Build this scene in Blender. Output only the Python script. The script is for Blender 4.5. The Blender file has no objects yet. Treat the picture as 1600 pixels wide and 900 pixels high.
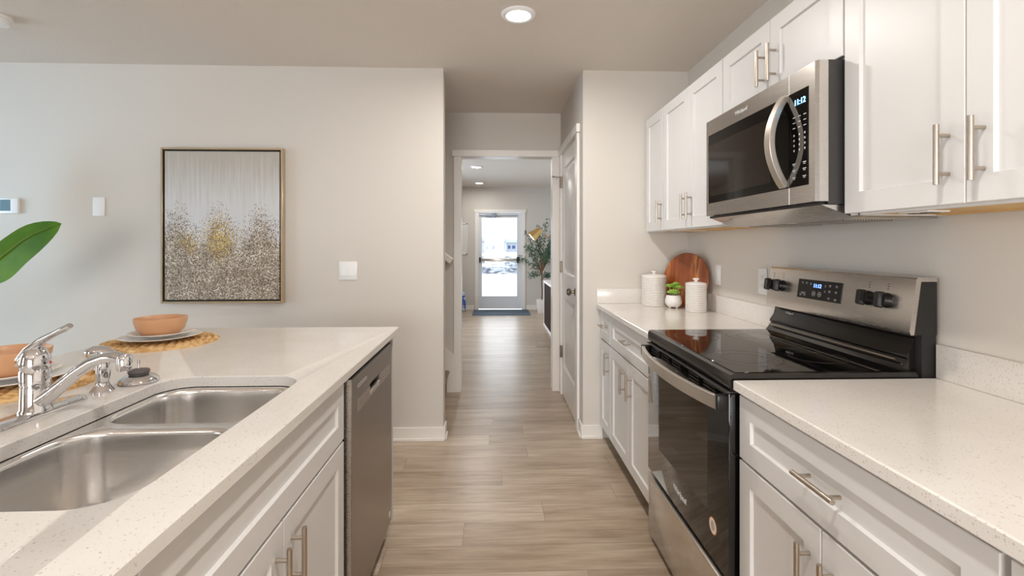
import bpy, bmesh, math, random
from mathutils import Vector, Matrix
R = math.radians
PI = math.pi
sc = bpy.context.scene
C = sc.collection

# ------------------------------------------------------------------ camera, sky, light, exposure
CAM_H = 1.307
H = 2.495                                   # ceiling height
cd = bpy.data.cameras.new('camera')
cd.sensor_width = 36.0
cd.lens = 765.0 / 1600.0 * 36.0
cd.shift_y = -66.5 / 1600.0
cd.clip_start = 0.03
cam = bpy.data.objects.new('camera', cd)
cam.location = (0, 0, CAM_H)
cam.rotation_euler = (R(90), 0, -math.atan(29 / 765.0))
C.objects.link(cam)
sc.camera = cam

sc.view_settings.view_transform = 'Standard'
sc.view_settings.look = 'None'
sc.view_settings.gamma = 1.0
sc.view_settings.use_curve_mapping = False
sc.view_settings.exposure = 0.30
cy = sc.cycles
cy.max_bounces = 10
cy.diffuse_bounces = 7
cy.glossy_bounces = 5
cy.transmission_bounces = 6
cy.transparent_max_bounces = 8
cy.sample_clamp_indirect = 6.0
cy.caustics_reflective = False
cy.caustics_refractive = False
cy.use_denoising = True

world = bpy.data.worlds.new('sky')
sc.world = world
world.use_nodes = True
bg = world.node_tree.nodes['Background']
bg.inputs['Color'].default_value = (0.86, 0.93, 1.0, 1)
bg.inputs['Strength'].default_value = 3.0

DOWNLIGHT_W = 12.5
ENTRY_W = 10.0
WINDOW_W = 96.0


def area_light(name, loc, rot, sx, sy, power, col, shape='RECTANGLE', spread=180):
    l = bpy.data.lights.new(name, 'AREA')
    l.shape = shape
    l.size = sx
    if shape in ('RECTANGLE', 'ELLIPSE'):
        l.size_y = sy
    l.energy = power
    l.color = col
    l.spread = R(spread)
    o = bpy.data.objects.new(name, l)
    o.location = loc
    o.rotation_euler = rot
    C.objects.link(o)
    return o


# daylight lamps outside the living room panes; rear and entry ones are added fill
area_light('daylight_fill', (-5.45, 1.7, 1.35), (0, R(-90), R(50)), 1.9, 2.0, WINDOW_W * .23, (0.36, 0.70, 1.0), spread=110)
area_light('daylight_fill', (-5.45, -2.65, 1.35), (0, R(-90), 0), 1.9, 1.7, WINDOW_W * .62, (1.0, 0.97, 0.93))
area_light('daylight_fill', (-0.7, -4.45, 1.2), (R(90), 0, 0), 2.6, 2.0, WINDOW_W * 1.35, (1.0, 0.975, 0.95))
area_light('daylight_fill', (-2.95, 7.2, 1.35), (0, R(-90), 0), 1.5, 2.0, WINDOW_W * 1.0, (0.66, 0.82, 1.0))

# ------------------------------------------------------------------ helpers


def lin(c):
    return tuple(((v / 255.0) / 12.92 if v <= 10 else ((v / 255.0 + .055) / 1.055) ** 2.4) for v in c) + (1.0,)


class N:
    """Small node-tree writer."""

    def __init__(s, name):
        s.m = bpy.data.materials.new(name)
        s.m.use_nodes = True
        s.t = s.m.node_tree
        s.p = s.t.nodes['Principled BSDF']
        s.out = s.t.nodes['Material Output']

    def n(s, typ, **kw):
        nd = s.t.nodes.new(typ)
        for k, v in kw.items():
            setattr(nd, k, v)
        return nd

    def l(s, a, b):
        s.t.links.new(a, b)

    def coord(s, scale=(1, 1, 1), kind='Object'):
        tc = s.n('ShaderNodeTexCoord')
        mp = s.n('ShaderNodeMapping')
        mp.inputs['Scale'].default_value = scale
        s.l(tc.outputs[kind], mp.inputs['Vector'])
        return mp.outputs['Vector']

    def noise(s, vec, scale, detail=3, rough=.5):
        nd = s.n('ShaderNodeTexNoise')
        nd.inputs['Scale'].default_value = scale
        nd.inputs['Detail'].default_value = detail
        nd.inputs['Roughness'].default_value = rough
        s.l(vec, nd.inputs['Vector'])
        return nd.outputs['Fac']

    def ramp(s, fac, stops, interp='LINEAR'):
        nd = s.n('ShaderNodeValToRGB')
        cr = nd.color_ramp
        cr.interpolation = interp
        while len(cr.elements) > 1:
            cr.elements.remove(cr.elements[-1])
        cr.elements[0].position = stops[0][0]
        cr.elements[0].color = stops[0][1]
        for p, c in stops[1:]:
            e = cr.elements.new(p)
            e.color = c
        s.l(fac, nd.inputs['Fac'])
        return nd.outputs['Color']

    def mix(s, fac, a, b, blend='MIX'):
        nd = s.n('ShaderNodeMix', data_type='RGBA', blend_type=blend)
        for sock, v in ((nd.inputs[0], fac), (nd.inputs[6], a), (nd.inputs[7], b)):
            if isinstance(v, (int, float)):
                sock.default_value = v
            elif isinstance(v, tuple):
                sock.default_value = v
            else:
                s.l(v, sock)
        return nd.outputs[2]

    def math(s, op, a, b=None, c=None):
        nd = s.n('ShaderNodeMath', operation=op)
        for i, v in enumerate((a, b, c)):
            if v is None:
                continue
            if isinstance(v, (int, float)):
                nd.inputs[i].default_value = v
            else:
                s.l(v, nd.inputs[i])
        return nd.outputs[0]

    def bump(s, height, strength=.2, dist=.002):
        nd = s.n('ShaderNodeBump')
        nd.inputs['Strength'].default_value = strength
        nd.inputs['Distance'].default_value = dist
        s.l(height, nd.inputs['Height'])
        s.l(nd.outputs['Normal'], s.p.inputs['Normal'])

    def set(s, **kw):
        for k, v in kw.items():
            k = k.replace('_', ' ')
            sock = s.p.inputs[k]
            if hasattr(v, 'is_output') or isinstance(v, bpy.types.NodeSocket):
                s.l(v, sock)
            else:
                sock.default_value = v
        return s


M = {}


def plain(name, rgb, rough=.5, metal=0.0, spec=.5, coat=0.0):
    a = N(name)
    a.set(Base_Color=lin(rgb), Roughness=rough, Metallic=metal)
    a.p.inputs['Specular IOR Level'].default_value = spec
    a.p.inputs['Coat Weight'].default_value = coat
    M[name] = a.m
    return a


def painted(name, rgb, rough, scale, strength):
    a = plain(name, rgb, rough)
    a.bump(a.noise(a.coord(), scale, 2), strength, .002)
    return a


painted('wall_paint', (212, 206, 198), .75, 130, .12)
painted('ceiling_paint', (224, 216, 207), .9, 90, .55)
painted('trim_paint', (238, 233, 227), .32, 40, .02)
painted('cabinet_paint', (217, 215, 213), .36, 60, .02)
plain('white_plastic', (238, 238, 238), .35)
plain('white_enamel', (240, 240, 240), .3)
plain('black_plastic', (22, 21, 21), .28)
plain('black_matte', (30, 28, 27), .6)
plain('dark_grey_steel', (74, 72, 71), .45, .6)
plain('chrome', (225, 225, 228), .06, 1.0)
plain('nickel', (190, 178, 165), .3, 1.0)
plain('old_nickel', (150, 138, 124), .3, 1.0)
plain('brass', (218, 182, 120), .22, 1.0)
plain('bronze_frame', (214, 194, 164), .32, .9)
plain('terracotta', (205, 157, 118), .35)
plain('white_ceramic', (236, 232, 228), .16)
plain('pot_tan', (222, 207, 188), .6)
plain('sticker_paper', (236, 228, 214), .5)
plain('sticker_orange', (214, 120, 60), .5)
plain('ink', (60, 60, 64), .5)
plain('panel_ink', (95, 86, 78), .5)
plain('mark_white', (210, 210, 210), .5)
plain('toe_dark', (84, 76, 69), .5)
plain('rubber', (92, 87, 86), .6)
plain('red_dot', (205, 40, 30), .3)
plain('screen_green', (46, 58, 48), .2)
plain('soil', (60, 45, 34), .9)
plain('bark', (126, 100, 76), .8)
plain('navy_mat', (92, 108, 124), .95)
plain('house_white', (152, 157, 164), .8)
plain('house_blue', (118, 138, 162), .8)
plain('house_roof', (128, 136, 146), .8)
plain('house_window', (36, 62, 110), .4)
plain('closer_grey', (150, 160, 172), .4, .5)
plain('door_grey', (226, 229, 234), .4)
plain('whiteboard', (232, 230, 228), .5)


def quartz():
    a = N('quartz')
    v = a.coord()
    nb = a.noise(v, 5, 3)
    base = a.ramp(nb, [(.3, lin((220, 215, 209))), (.7, lin((228, 224, 219)))])
    col = base
    for sc_, thr, c, rad in ((210, .88, (176, 160, 142), .32), (140, .945, (184, 168, 148), .32), (300, .82, (204, 192, 177), .34), (165, .97, (122, 106, 92), .26)):
        vo = a.n('ShaderNodeTexVoronoi')
        vo.inputs['Scale'].default_value = sc_
        vo.inputs['Randomness'].default_value = 1.0
        a.l(v, vo.inputs['Vector'])
        sep = a.n('ShaderNodeSeparateColor')
        a.l(vo.outputs['Color'], sep.inputs[0])
        on = a.math('MULTIPLY', a.math('GREATER_THAN', sep.outputs[0], thr), a.math('LESS_THAN', vo.outputs['Distance'], rad))
        col = a.mix(a.math('MULTIPLY', on, .52), col, lin(c))
    a.set(Base_Color=col, Roughness=.16)
    M['quartz'] = a.m


def stainless(name, rgb, rough, stretch):
    a = N(name)
    v = a.coord(stretch)
    f = a.noise(v, 14, 4, .6)
    col = a.mix(f, lin(tuple(x * .95 for x in rgb)), lin(rgb))
    rg = a.math('MULTIPLY_ADD', f, .10, rough - .05)
    a.set(Base_Color=col, Metallic=1.0, Roughness=rg)
    M[name] = a.m


def floor_mat():
    a = N('vinyl_plank')
    v = a.coord(kind='Object')
    # stagger the end joints row by row
    sx = a.n('ShaderNodeSeparateXYZ')
    a.l(v, sx.inputs[0])
    wn = a.n('ShaderNodeTexWhiteNoise', noise_dimensions='1D')
    a.l(a.math('FLOOR', a.math('DIVIDE', sx.outputs[1], .178)), wn.inputs['W'])
    cx = a.n('ShaderNodeCombineXYZ')
    a.l(a.math('MULTIPLY_ADD', wn.outputs['Value'], 1.22, sx.outputs[0]), cx.inputs[0])
    a.l(sx.outputs[1], cx.inputs[1])
    br = a.n('ShaderNodeTexBrick', offset=0.0, offset_frequency=2)
    br.inputs['Color1'].default_value = (0, 0, 0, 1)
    br.inputs['Color2'].default_value = (1, 1, 1, 1)
    br.inputs['Mortar'].default_value = (.5, .5, .5, 1)
    br.inputs['Scale'].default_value = 1.0
    br.inputs['Mortar Size'].default_value = .0012
    br.inputs['Mortar Smooth'].default_value = .2
    br.inputs['Bias'].default_value = 0
    br.inputs['Brick Width'].default_value = 1.22
    br.inputs['Row Height'].default_value = .178
    a.l(cx.outputs[0], br.inputs['Vector'])
    # every plank slides its own piece of grain
    sep = a.n('ShaderNodeSeparateColor')
    a.l(br.outputs['Color'], sep.inputs[0])
    off = a.n('ShaderNodeCombineXYZ')
    a.l(a.math('MULTIPLY', sep.outputs[0], 37.0), off.inputs[0])
    a.l(a.math('MULTIPLY', sep.outputs[0], 11.0), off.inputs[2])
    add = a.n('ShaderNodeVectorMath', operation='ADD')
    a.l(v, add.inputs[0])
    a.l(off.outputs[0], add.inputs[1])

    def grain(scale, nscale, det):
        mp = a.n('ShaderNodeMapping')
        mp.inputs['Scale'].default_value = scale
        a.l(add.outputs[0], mp.inputs['Vector'])
        return a.noise(mp.outputs['Vector'], nscale, det, .6)
    g1 = grain((1.3, 8, 1), 1.7, 6)
    g2 = grain((2.2, 60, 1), 2.0, 4)
    c = a.ramp(g1, [(.28, lin((148, 126, 104))), (.5, lin((190, 170, 148))), (.72, lin((220, 204, 186)))])
    c = a.mix(.35, c, a.ramp(g2, [(.3, lin((140, 120, 100))), (.65, lin((214, 197, 178)))]))
    tone = a.mix(sep.outputs[0], lin((226, 221, 215)), (1, 1, 1, 1))
    c = a.mix(1.0, c, tone, 'MULTIPLY')
    seam = br.outputs['Fac']
    c = a.mix(a.math('MULTIPLY', seam, .55), c, lin((84, 68, 54)))
    a.set(Base_Color=c, Roughness=a.math('MULTIPLY_ADD', g2, .14, .24))
    a.bump(g2, .06, .001)
    M['vinyl_plank'] = a.m


def wood(name, cols, scale, ring=(1, 12, 1), rough=.4):
    a = N(name)
    v = a.coord(ring)
    f = a.noise(v, scale, 5, .6)
    n = len(cols)
    a.set(Base_Color=a.ramp(f, [(.25 + .5 * i / (n - 1), lin(c)) for i, c in enumerate(cols)]), Roughness=rough)
    M[name] = a.m


def board_mat():
    a = N('acacia')
    v = a.coord((1, 1, 1))
    mp = a.n('ShaderNodeMapping')
    mp.inputs['Scale'].default_value = (14, 1, 1.4)
    a.l(v, mp.inputs['Vector'])
    f = a.noise(mp.outputs['Vector'], 1.3, 4, .55)
    c = a.ramp(f, [(.2, lin((84, 40, 20))), (.45, lin((132, 68, 34))), (.57, lin((158, 88, 44))), (.62, lin((196, 136, 78))), (.66, lin((140, 74, 38))), (.9, lin((96, 48, 26)))])
    a.set(Base_Color=c, Roughness=.32)
    M['acacia'] = a.m


def glass_pane(name, tint=(1, 1, 1), gloss=.12):
    a = N(name)
    t = a.t
    t.nodes.remove(a.p)
    tr = a.n('ShaderNodeBsdfTransparent')
    tr.inputs[0].default_value = (*tint, 1)
    gl = a.n('ShaderNodeBsdfGlossy')
    gl.inputs['Roughness'].default_value = .02
    fr = a.n('ShaderNodeFresnel')
    fr.inputs[0].default_value = 1.45
    mx = a.n('ShaderNodeMixShader')
    a.l(fr.outputs[0], mx.inputs[0])
    a.l(tr.outputs[0], mx.inputs[1])
    a.l(gl.outputs[0], mx.inputs[2])
    a.l(mx.outputs[0], a.out.inputs[0])
    M[name] = a.m


def emissive(name, rgb, strength):
    a = N(name)
    a.set(Base_Color=(0.8, .8, .8, 1), Emission_Color=lin(rgb), Emission_Strength=strength)
    M[name] = a.m


def canister_mat():
    a = N('striped_stoneware')
    tc = a.n('ShaderNodeTexCoord')
    sx = a.n('ShaderNodeSeparateXYZ')
    a.l(tc.outputs['Object'], sx.inputs[0])
    w = a.math('FRACT', a.math('MULTIPLY', sx.outputs[2], 1 / .0105))
    g = a.math('LESS_THAN', w, .24)
    nz = a.noise(a.coord((30, 30, 60)), 2.0, 3)
    c = a.mix(a.math('MULTIPLY', g, .95), lin((230, 225, 219)), a.ramp(nz, [(.35, lin((142, 130, 120))), (.65, lin((186, 176, 167)))]))
    a.set(Base_Color=c, Roughness=.28)
    M['striped_stoneware'] = a.m


def straw_mat():
    a = N('seagrass')
    v = a.coord()
    f = a.noise(v, 38, 3, .55)
    c = a.ramp(f, [(.28, lin((178, 134, 82))), (.5, lin((214, 174, 118))), (.72, lin((238, 210, 164)))])
    a.set(Base_Color=c, Roughness=.75)
    a.bump(a.noise(v, 160, 3), .4, .002)
    M['seagrass'] = a.m


def leaf_mat(name, dark, light, scale=6, rough=.4):
    a = N(name)
    f = a.noise(a.coord((1, 1, 1)), scale, 3)
    a.set(Base_Color=a.ramp(f, [(.3, lin(dark)), (.7, lin(light))]), Roughness=rough)
    a.p.inputs['Subsurface Weight'].default_value = 0.0
    M[name] = a.m


def canvas_mat():
    """Abstract painting: pale vertical strokes above, a bank of metallic flecks below."""
    a = N('abstract_canvas')
    tc = a.n('ShaderNodeTexCoord')
    sx = a.n('ShaderNodeSeparateXYZ')
    a.l(tc.outputs['Object'], sx.inputs[0])
    x, z = sx.outputs[0], sx.outputs[2]
    strokes = a.noise(a.coord((38, 1, 1.6)), 1.6, 4, .6)
    zz = a.math('MULTIPLY_ADD', z, .9, .05)
    up = a.math('ADD', zz, a.math('MULTIPLY', a.math('SUBTRACT', strokes, .5), .5))
    sky = a.ramp(up, [(.45, lin((212, 214, 218))), (.66, lin((206, 206, 206))), (.9, lin((182, 176, 166)))])
    # outline of the bank
    hum = a.math('COSINE', a.math('MULTIPLY', a.math('ADD', x, .022), 2 * PI / .264))
    hum2 = a.noise(a.coord((40, 0, 0)), 1.0, 3, .6)
    top = a.math('ADD', a.math('MULTIPLY_ADD', hum, .062, .545), a.math('MULTIPLY', a.math('SUBTRACT', hum2, .5), .16))
    edge = a.math('SUBTRACT', top, z)
    dens = a.n('ShaderNodeMapRange')
    dens.inputs[1].default_value = -.07
    dens.inputs[2].default_value = .16
    a.l(edge, dens.inputs[0])
    # flecks
    col = sky
    vo = a.n('ShaderNodeTexVoronoi')
    vo.inputs['Scale'].default_value = 235
    a.l(a.coord((1, .01, .8)), vo.inputs['Vector'])
    sep = a.n('ShaderNodeSeparateColor')
    a.l(vo.outputs['Color'], sep.inputs[0])
    fleck = a.ramp(sep.outputs[0], [(0, lin((84, 70, 58))), (.12, lin((124, 108, 92))), (.30, lin((158, 143, 124))), (.52, lin((182, 168, 147))), (.72, lin((204, 196, 182))), (.90, lin((246, 243, 238)))], 'CONSTANT')
    gx = a.math('MULTIPLY', a.math('ABSOLUTE', a.math('ADD', x, .02)), 5.2)
    gz = a.math('MULTIPLY', a.math('ABSOLUTE', a.math('SUBTRACT', z, .44)), 4.4)
    gold = a.math('SUBTRACT', 1.0, a.math('ADD', gx, gz))
    gold2 = a.math('SUBTRACT', .75, a.math('ADD', a.math('MULTIPLY', a.math('ABSOLUTE', a.math('ADD', x, .2)), 7.0), a.math('MULTIPLY', a.math('ABSOLUTE', a.math('SUBTRACT', z, .40)), 6.0)))
    gmask = a.math('MAXIMUM', a.math('MAXIMUM', gold, gold2), 0.0)
    fleck = a.mix(a.math('MINIMUM', a.math('MULTIPLY', gmask, .6), .4), fleck, a.mix(.75, fleck, lin((232, 196, 60)), 'MULTIPLY'))
    fleck = a.mix(a.math('MULTIPLY', a.math('GREATER_THAN', sep.outputs[2], .72), a.math('MINIMUM', a.math('MULTIPLY', gmask, 1.6), .8)), fleck, lin((226, 192, 72)))
    clump = a.ramp(a.noise(a.coord((9, 1, 7)), 1.2, 4, .6), [(.3, lin((196, 188, 180))), (.6, (1, 1, 1, 1))])
    fleck = a.mix(1.0, fleck, clump, 'MULTIPLY')
    on = a.math('LESS_THAN', sep.outputs[1], dens.outputs[0])
    col = a.mix(on, col, fleck)
    a.set(Base_Color=col, Roughness=.5)
    a.bump(sep.outputs[2], .5, .003)
    M['abstract_canvas'] = a.m


def snow_rubble():
    a = N('snowy_rubble')
    f = a.noise(a.coord((1, 1, 1)), 3.0, 6, .7)
    a.set(Base_Color=a.ramp(f, [(.42, lin((40, 48, 62))), (.58, lin((160, 166, 176)))]), Roughness=.9)
    M['snowy_rubble'] = a.m
    b = N('snow')
    f = b.noise(b.coord(), .3, 3)
    b.set(Base_Color=b.ramp(f, [(.3, lin((225, 230, 238))), (.7, lin((248, 249, 252)))]), Roughness=.9)
    M['snow'] = b.m


def carpet_mat():
    a = N('carpet')
    f = a.noise(a.coord(), 240, 3)
    a.set(Base_Color=a.ramp(f, [(.3, lin((122, 104, 86))), (.7, lin((182, 164, 142)))]), Roughness=1.0)
    a.bump(f, .8, .006)
    M['carpet'] = a.m


def pattern_mat():
    a = N('blue_print')
    f = a.noise(a.coord(), 16, 2)
    a.set(Base_Color=a.ramp(f, [(.44, lin((44, 92, 168))), (.52, lin((226, 232, 240))), (.6, lin((52, 104, 180)))], 'CONSTANT'), Roughness=.8)
    M['blue_print'] = a.m


def filter_mat():
    a = N('filter_mesh')
    v = a.n('ShaderNodeTexChecker')
    v.inputs['Scale'].default_value = 220
    a.l(a.coord(), v.inputs['Vector'])
    a.set(Base_Color=a.mix(v.outputs['Fac'], lin((190, 180, 168)), lin((110, 104, 98))), Metallic=.8, Roughness=.4)
    M['filter_mesh'] = a.m


def aniso(name, rgb, rough, amount, axis):
    stainless(name, rgb, rough, (2, 2, 40))
    t = M[name].node_tree
    tg = t.nodes.new('ShaderNodeTangent')
    tg.direction_type = 'RADIAL'
    tg.axis = axis
    p = t.nodes['Principled BSDF']
    p.inputs['Anisotropic'].default_value = amount
    t.links.new(tg.outputs[0], p.inputs['Tangent'])


quartz()
stainless('stainless_y', (222, 217, 211), .26, (6, 1, 60))
aniso('stainless_sink', (244, 242, 240), .18, .65, 'Z')
stainless('handle_steel', (222, 214, 204), .36, (6, 1, 60))
stainless('dishwasher_steel', (164, 155, 147), .30, (6, 1, 60))
stainless('dishwasher_strip', (196, 187, 179), .28, (6, 1, 60))
floor_mat()
wood('raw_ply', [(198, 156, 96), (216, 178, 118), (206, 166, 104)], 3, (1, 8, 1), .6)
wood('dark_panel', [(40, 30, 26), (58, 44, 36), (48, 36, 30)], 4, (1, 1, 10), .8)
M['dark_panel'].node_tree.nodes['Principled BSDF'].inputs['Specular IOR Level'].default_value = .12
board_mat()
glass_pane('clear_glass')
emissive('lamp_glow', (255, 244, 230), 14.0)
emissive('lamp_bulb', (255, 236, 210), 9.0)
emissive('clock_blue', (70, 120, 255), 4.0)
emissive('clock_cyan', (90, 190, 255), 3.0)
canister_mat()
straw_mat()
leaf_mat('big_leaf', (84, 136, 8), (122, 172, 26), 5, .5)
leaf_mat('big_leaf_rib', (108, 128, 34), (120, 140, 40), 5, .5)
leaf_mat('olive_leaf', (36, 68, 44), (96, 132, 104), 9, .45)
leaf_mat('succulent_leaf', (120, 168, 52), (182, 216, 112), 20, .45)
canvas_mat()
snow_rubble()
carpet_mat()
pattern_mat()
filter_mat()
plain('black_enamel', (26, 23, 21), .13, 0, .6)
a = plain('black_glass', (11, 10, 10), .035, 0, .6)
a = plain('oven_window', (34, 28, 23), .04, 0, .6)
a = plain('micro_window', (40, 34, 30), .06, 0, .6)
a = plain('burner_ring', (64, 62, 60), .25)


def BM():
    return bmesh.new()


def box(bm, lo, hi, bev=0.0, seg=2):
    lo, hi = [min(a, b) for a, b in zip(lo, hi)], [max(a, b) for a, b in zip(lo, hi)]
    vs = [bm.verts.new((x, y, z)) for z in (lo[2], hi[2]) for y in (lo[1], hi[1]) for x in (lo[0], hi[0])]
    fs = [bm.faces.new([vs[i] for i in q]) for q in ((0, 2, 3, 1), (4, 5, 7, 6), (0, 1, 5, 4), (2, 6, 7, 3), (0, 4, 6, 2), (1, 3, 7, 5))]
    if bev > 0:
        es = list({e for f in fs for e in f.edges})
        bmesh.ops.bevel(bm, geom=es, offset=bev, segments=seg, profile=.5, affect='EDGES')
    return bm


def skin(bm, rings, cap0=True, cap1=True):
    """Rings of equal length joined into a closed-section tube."""
    vr = [[bm.verts.new(p) for p in ring] for ring in rings]
    n = len(vr[0])
    for a, b in zip(vr, vr[1:]):
        for i in range(n):
            j = (i + 1) % n
            bm.faces.new((a[i], a[j], b[j], b[i]))
    if cap0:
        bm.faces.new(list(reversed(vr[0])))
    if cap1:
        bm.faces.new(vr[-1])
    return vr


def frame_at(t, up=Vector((0, 0, 1))):
    t = t.normalized()
    if abs(t.dot(up)) > .97:
        up = Vector((0, 1, 0)) if abs(t.y) < .9 else Vector((1, 0, 0))
    s = t.cross(up).normalized()
    return s, s.cross(t).normalized()


def sweep(bm, pts, section, scales=None, up=Vector((0, 0, 1)), caps=True):
    pts = [Vector(p) for p in pts]
    rings = []
    for i, p in enumerate(pts):
        t = pts[min(i + 1, len(pts) - 1)] - pts[max(i - 1, 0)]
        s, u = frame_at(t, up)
        k = scales[i] if scales else (1, 1)
        if not isinstance(k, tuple):
            k = (k, k)
        rings.append([p + s * (a * k[0]) + u * (b * k[1]) for a, b in section])
    skin(bm, rings, caps, caps)
    return bm


def circle(r, n=16):
    return [(r * math.cos(2 * PI * i / n), r * math.sin(2 * PI * i / n)) for i in range(n)]


def tube(bm, pts, r, n=14, radii=None, up=Vector((0, 0, 1))):
    return sweep(bm, pts, circle(1, n), radii if radii else [r] * len(pts), up)


def cyl(bm, p0, p1, r0, r1=None, n=28):
    return tube(bm, [p0, p1], 1, n, [r0, r0 if r1 is None else r1])


def lathe(bm, prof, c, n=48, axis=None):
    """prof: (r, h) pairs along axis (default z) from c. r == 0 ends in a pole."""
    c = Vector(c)
    ax = Vector(axis).normalized() if axis else Vector((0, 0, 1))
    s, u = frame_at(ax)
    prev = None
    for r, h in prof:
        if r < 1e-6:
            cur = [bm.verts.new(c + ax * h)]
        else:
            cur = [bm.verts.new(c + ax * h + s * (r * math.cos(2 * PI * i / n)) + u * (r * math.sin(2 * PI * i / n))) for i in range(n)]
        if prev:
            for i in range(n):
                j = (i + 1) % n
                if len(prev) == 1 and len(cur) == 1:
                    break
                if len(prev) == 1:
                    bm.faces.new((prev[0], cur[j], cur[i]))
                elif len(cur) == 1:
                    bm.faces.new((prev[i], prev[j], cur[0]))
                else:
                    bm.faces.new((prev[i], prev[j], cur[j], cur[i]))
        prev = cur
    return bm


def prism(bm, poly, axis, a, b, bev=0.0):
    """Extrude a 2-D polygon along an axis; poly is in the other two axes (order y,z / x,z / x,y)."""
    def P(p, t):
        return {'x': (t, p[0], p[1]), 'y': (p[0], t, p[1]), 'z': (p[0], p[1], t)}[axis]
    n0 = len(bm.verts)
    va = [bm.verts.new(P(p, a)) for p in poly]
    vb = [bm.verts.new(P(p, b)) for p in poly]
    n = len(poly)
    fs = [bm.faces.new([va[i], va[(i + 1) % n], vb[(i + 1) % n], vb[i]]) for i in range(n)]
    fs.append(bm.faces.new(list(reversed(va))))
    fs.append(bm.faces.new(vb))
    if bev:
        bmesh.ops.bevel(bm, geom=list({e for f in fs for e in f.edges}), offset=bev, segments=2, profile=.5, affect='EDGES')
    return bm


def rrect(x0, y0, x1, y1, r, n=8):
    out = []
    for cx, cy_, a0 in ((x1 - r, y1 - r, 0), (x0 + r, y1 - r, 90), (x0 + r, y0 + r, 180), (x1 - r, y0 + r, 270)):
        for i in range(n + 1):
            a = R(a0 + 90 * i / n)
            out.append((cx + r * math.cos(a), cy_ + r * math.sin(a)))
    return out


def wroot(o):
    v = Vector((0, 0, 0))
    while o is not None:
        v += o.location
        o = o.parent
    return v


def obj(name, bm, mat, parent=None, smooth=38, origin=None):
    bmesh.ops.recalc_face_normals(bm, faces=bm.faces)
    me = bpy.data.meshes.new(name)
    if parent is not None:
        org = wroot(parent)
    elif origin is not None:
        org = Vector(origin)
    else:
        lo = [min(v.co[i] for v in bm.verts) for i in range(3)]
        hi = [max(v.co[i] for v in bm.verts) for i in range(3)]
        org = Vector(((lo[0] + hi[0]) / 2, (lo[1] + hi[1]) / 2, lo[2]))
    bmesh.ops.translate(bm, verts=bm.verts, vec=-org)
    bm.to_mesh(me)
    bm.free()
    me.shade_smooth()
    me.set_sharp_from_angle(angle=R(smooth))
    me.materials.append(M[mat])
    o = bpy.data.objects.new(name, me)
    C.objects.link(o)
    if parent is not None:
        o.parent = parent
    else:
        o.location = org
    return o


def thing(name, label, cat, loc, group=None):
    o = bpy.data.objects.new(name, None)
    o.empty_display_size = .05
    o.location = loc
    C.objects.link(o)
    return tag(o, label, cat, group)


def tag(o, label, cat, group=None):
    o['label'] = label
    o['category'] = cat
    if group:
        o['group'] = group
    return o


def struct(name, bm, mat, parent=None, smooth=38):
    o = obj(name, bm, mat, parent, smooth)
    if parent is None:
        o['kind'] = 'structure'
    return o


def lettering(name, text, size, mat, parent, origin, right, up, depth=.0006, align='CENTER'):
    """Raised letters: built from the default font, laid on the plane (right, up) at origin."""
    cu = bpy.data.curves.new(name, 'FONT')
    cu.body = text
    cu.size = size
    cu.extrude = depth
    cu.align_x = align
    cu.align_y = 'CENTER'
    tmp = bpy.data.objects.new(name + '_tmp', cu)
    C.objects.link(tmp)
    dg = bpy.context.evaluated_depsgraph_get()
    me = bpy.data.meshes.new_from_object(tmp.evaluated_get(dg))
    bpy.data.objects.remove(tmp)
    r, u = Vector(right).normalized(), Vector(up).normalized()
    nrm = r.cross(u)
    mat4 = Matrix((r, u, nrm)).transposed().to_4x4()
    mat4.translation = Vector(origin) - wroot(parent)
    me.transform(mat4)
    me.materials.clear()
    me.materials.append(M[mat])
    o = bpy.data.objects.new(name, me)
    C.objects.link(o)
    o.parent = parent
    return o


# ------------------------------------------------------------------ the room
XW = 1.33            # range wall
YB = 3.30            # wall at the end of the kitchen
YH = 4.39            # wall with the cased opening
YE = 9.95            # entry wall
XL, YR = -5.2, -4.2

bm = BM(); box(bm, (XL - .2, YR - .2, -.1), (1.6, YE + .14, 0)); o = struct('floor', bm, 'vinyl_plank')
o.data.transform(Matrix.Translation((o.location.x, o.location.y, 0))); o.location.x = o.location.y = 0
bm = BM(); box(bm, (XL - .2, YR - .2, H), (1.6, YE + .14, H + .1)); struct('ceiling', bm, 'ceiling_paint')

bm = BM(); box(bm, (XW, YR, 0), (XW + .12, YB, H)); struct('wall_right', bm, 'wall_paint')
bm = BM(); box(bm, (XL, YB, 0), (-.336, YB + .115, H)); struct('wall_left', bm, 'wall_paint')
bm = BM(); box(bm, (.606, YB, 0), (XW + .12, YB + .10, H)); struct('wall_pantry', bm, 'wall_paint')
PD0, PD1, PDZ = 3.505, 4.275, 2.085      # pantry door
bm = BM()
box(bm, (.606, YB + .10, 0), (.706, PD0 - .02, H))
box(bm, (.606, PD1 + .02, 0), (.706, YH, H))
box(bm, (.606, PD0 - .02, PDZ + .02), (.706, PD1 + .02, H))
struct('wall_hall', bm, 'wall_paint')
OX0, OX1, OZ = -.286, .530, 2.10         # cased opening
bm = BM()
box(bm, (-2.6, YH, 0), (OX0 - .02, YH + .115, H))
box(bm, (OX1 + .02, YH, 0), (1.45, YH + .115, H))
box(bm, (OX0 - .02, YH, OZ + .02), (OX1 + .02, YH + .115, H))
struct('wall_middle', bm, 'wall_paint')
bm = BM(); box(bm, (-2.72, YB + .115, 0), (-2.6, 6.2, H)); box(bm, (-2.72, 8.2, 0), (-2.6, YE + .12, H)); box(bm, (-2.72, 6.2, 0), (-2.6, 8.2, .6)); box(bm, (-2.72, 6.2, 2.1), (-2.6, 8.2, H)); struct('wall_stair', bm, 'wall_paint')
bm = BM(); box(bm, (1.27, YH + .115, 0), (1.39, YE, H)); struct('wall_entry_side', bm, 'wall_paint')
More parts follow.
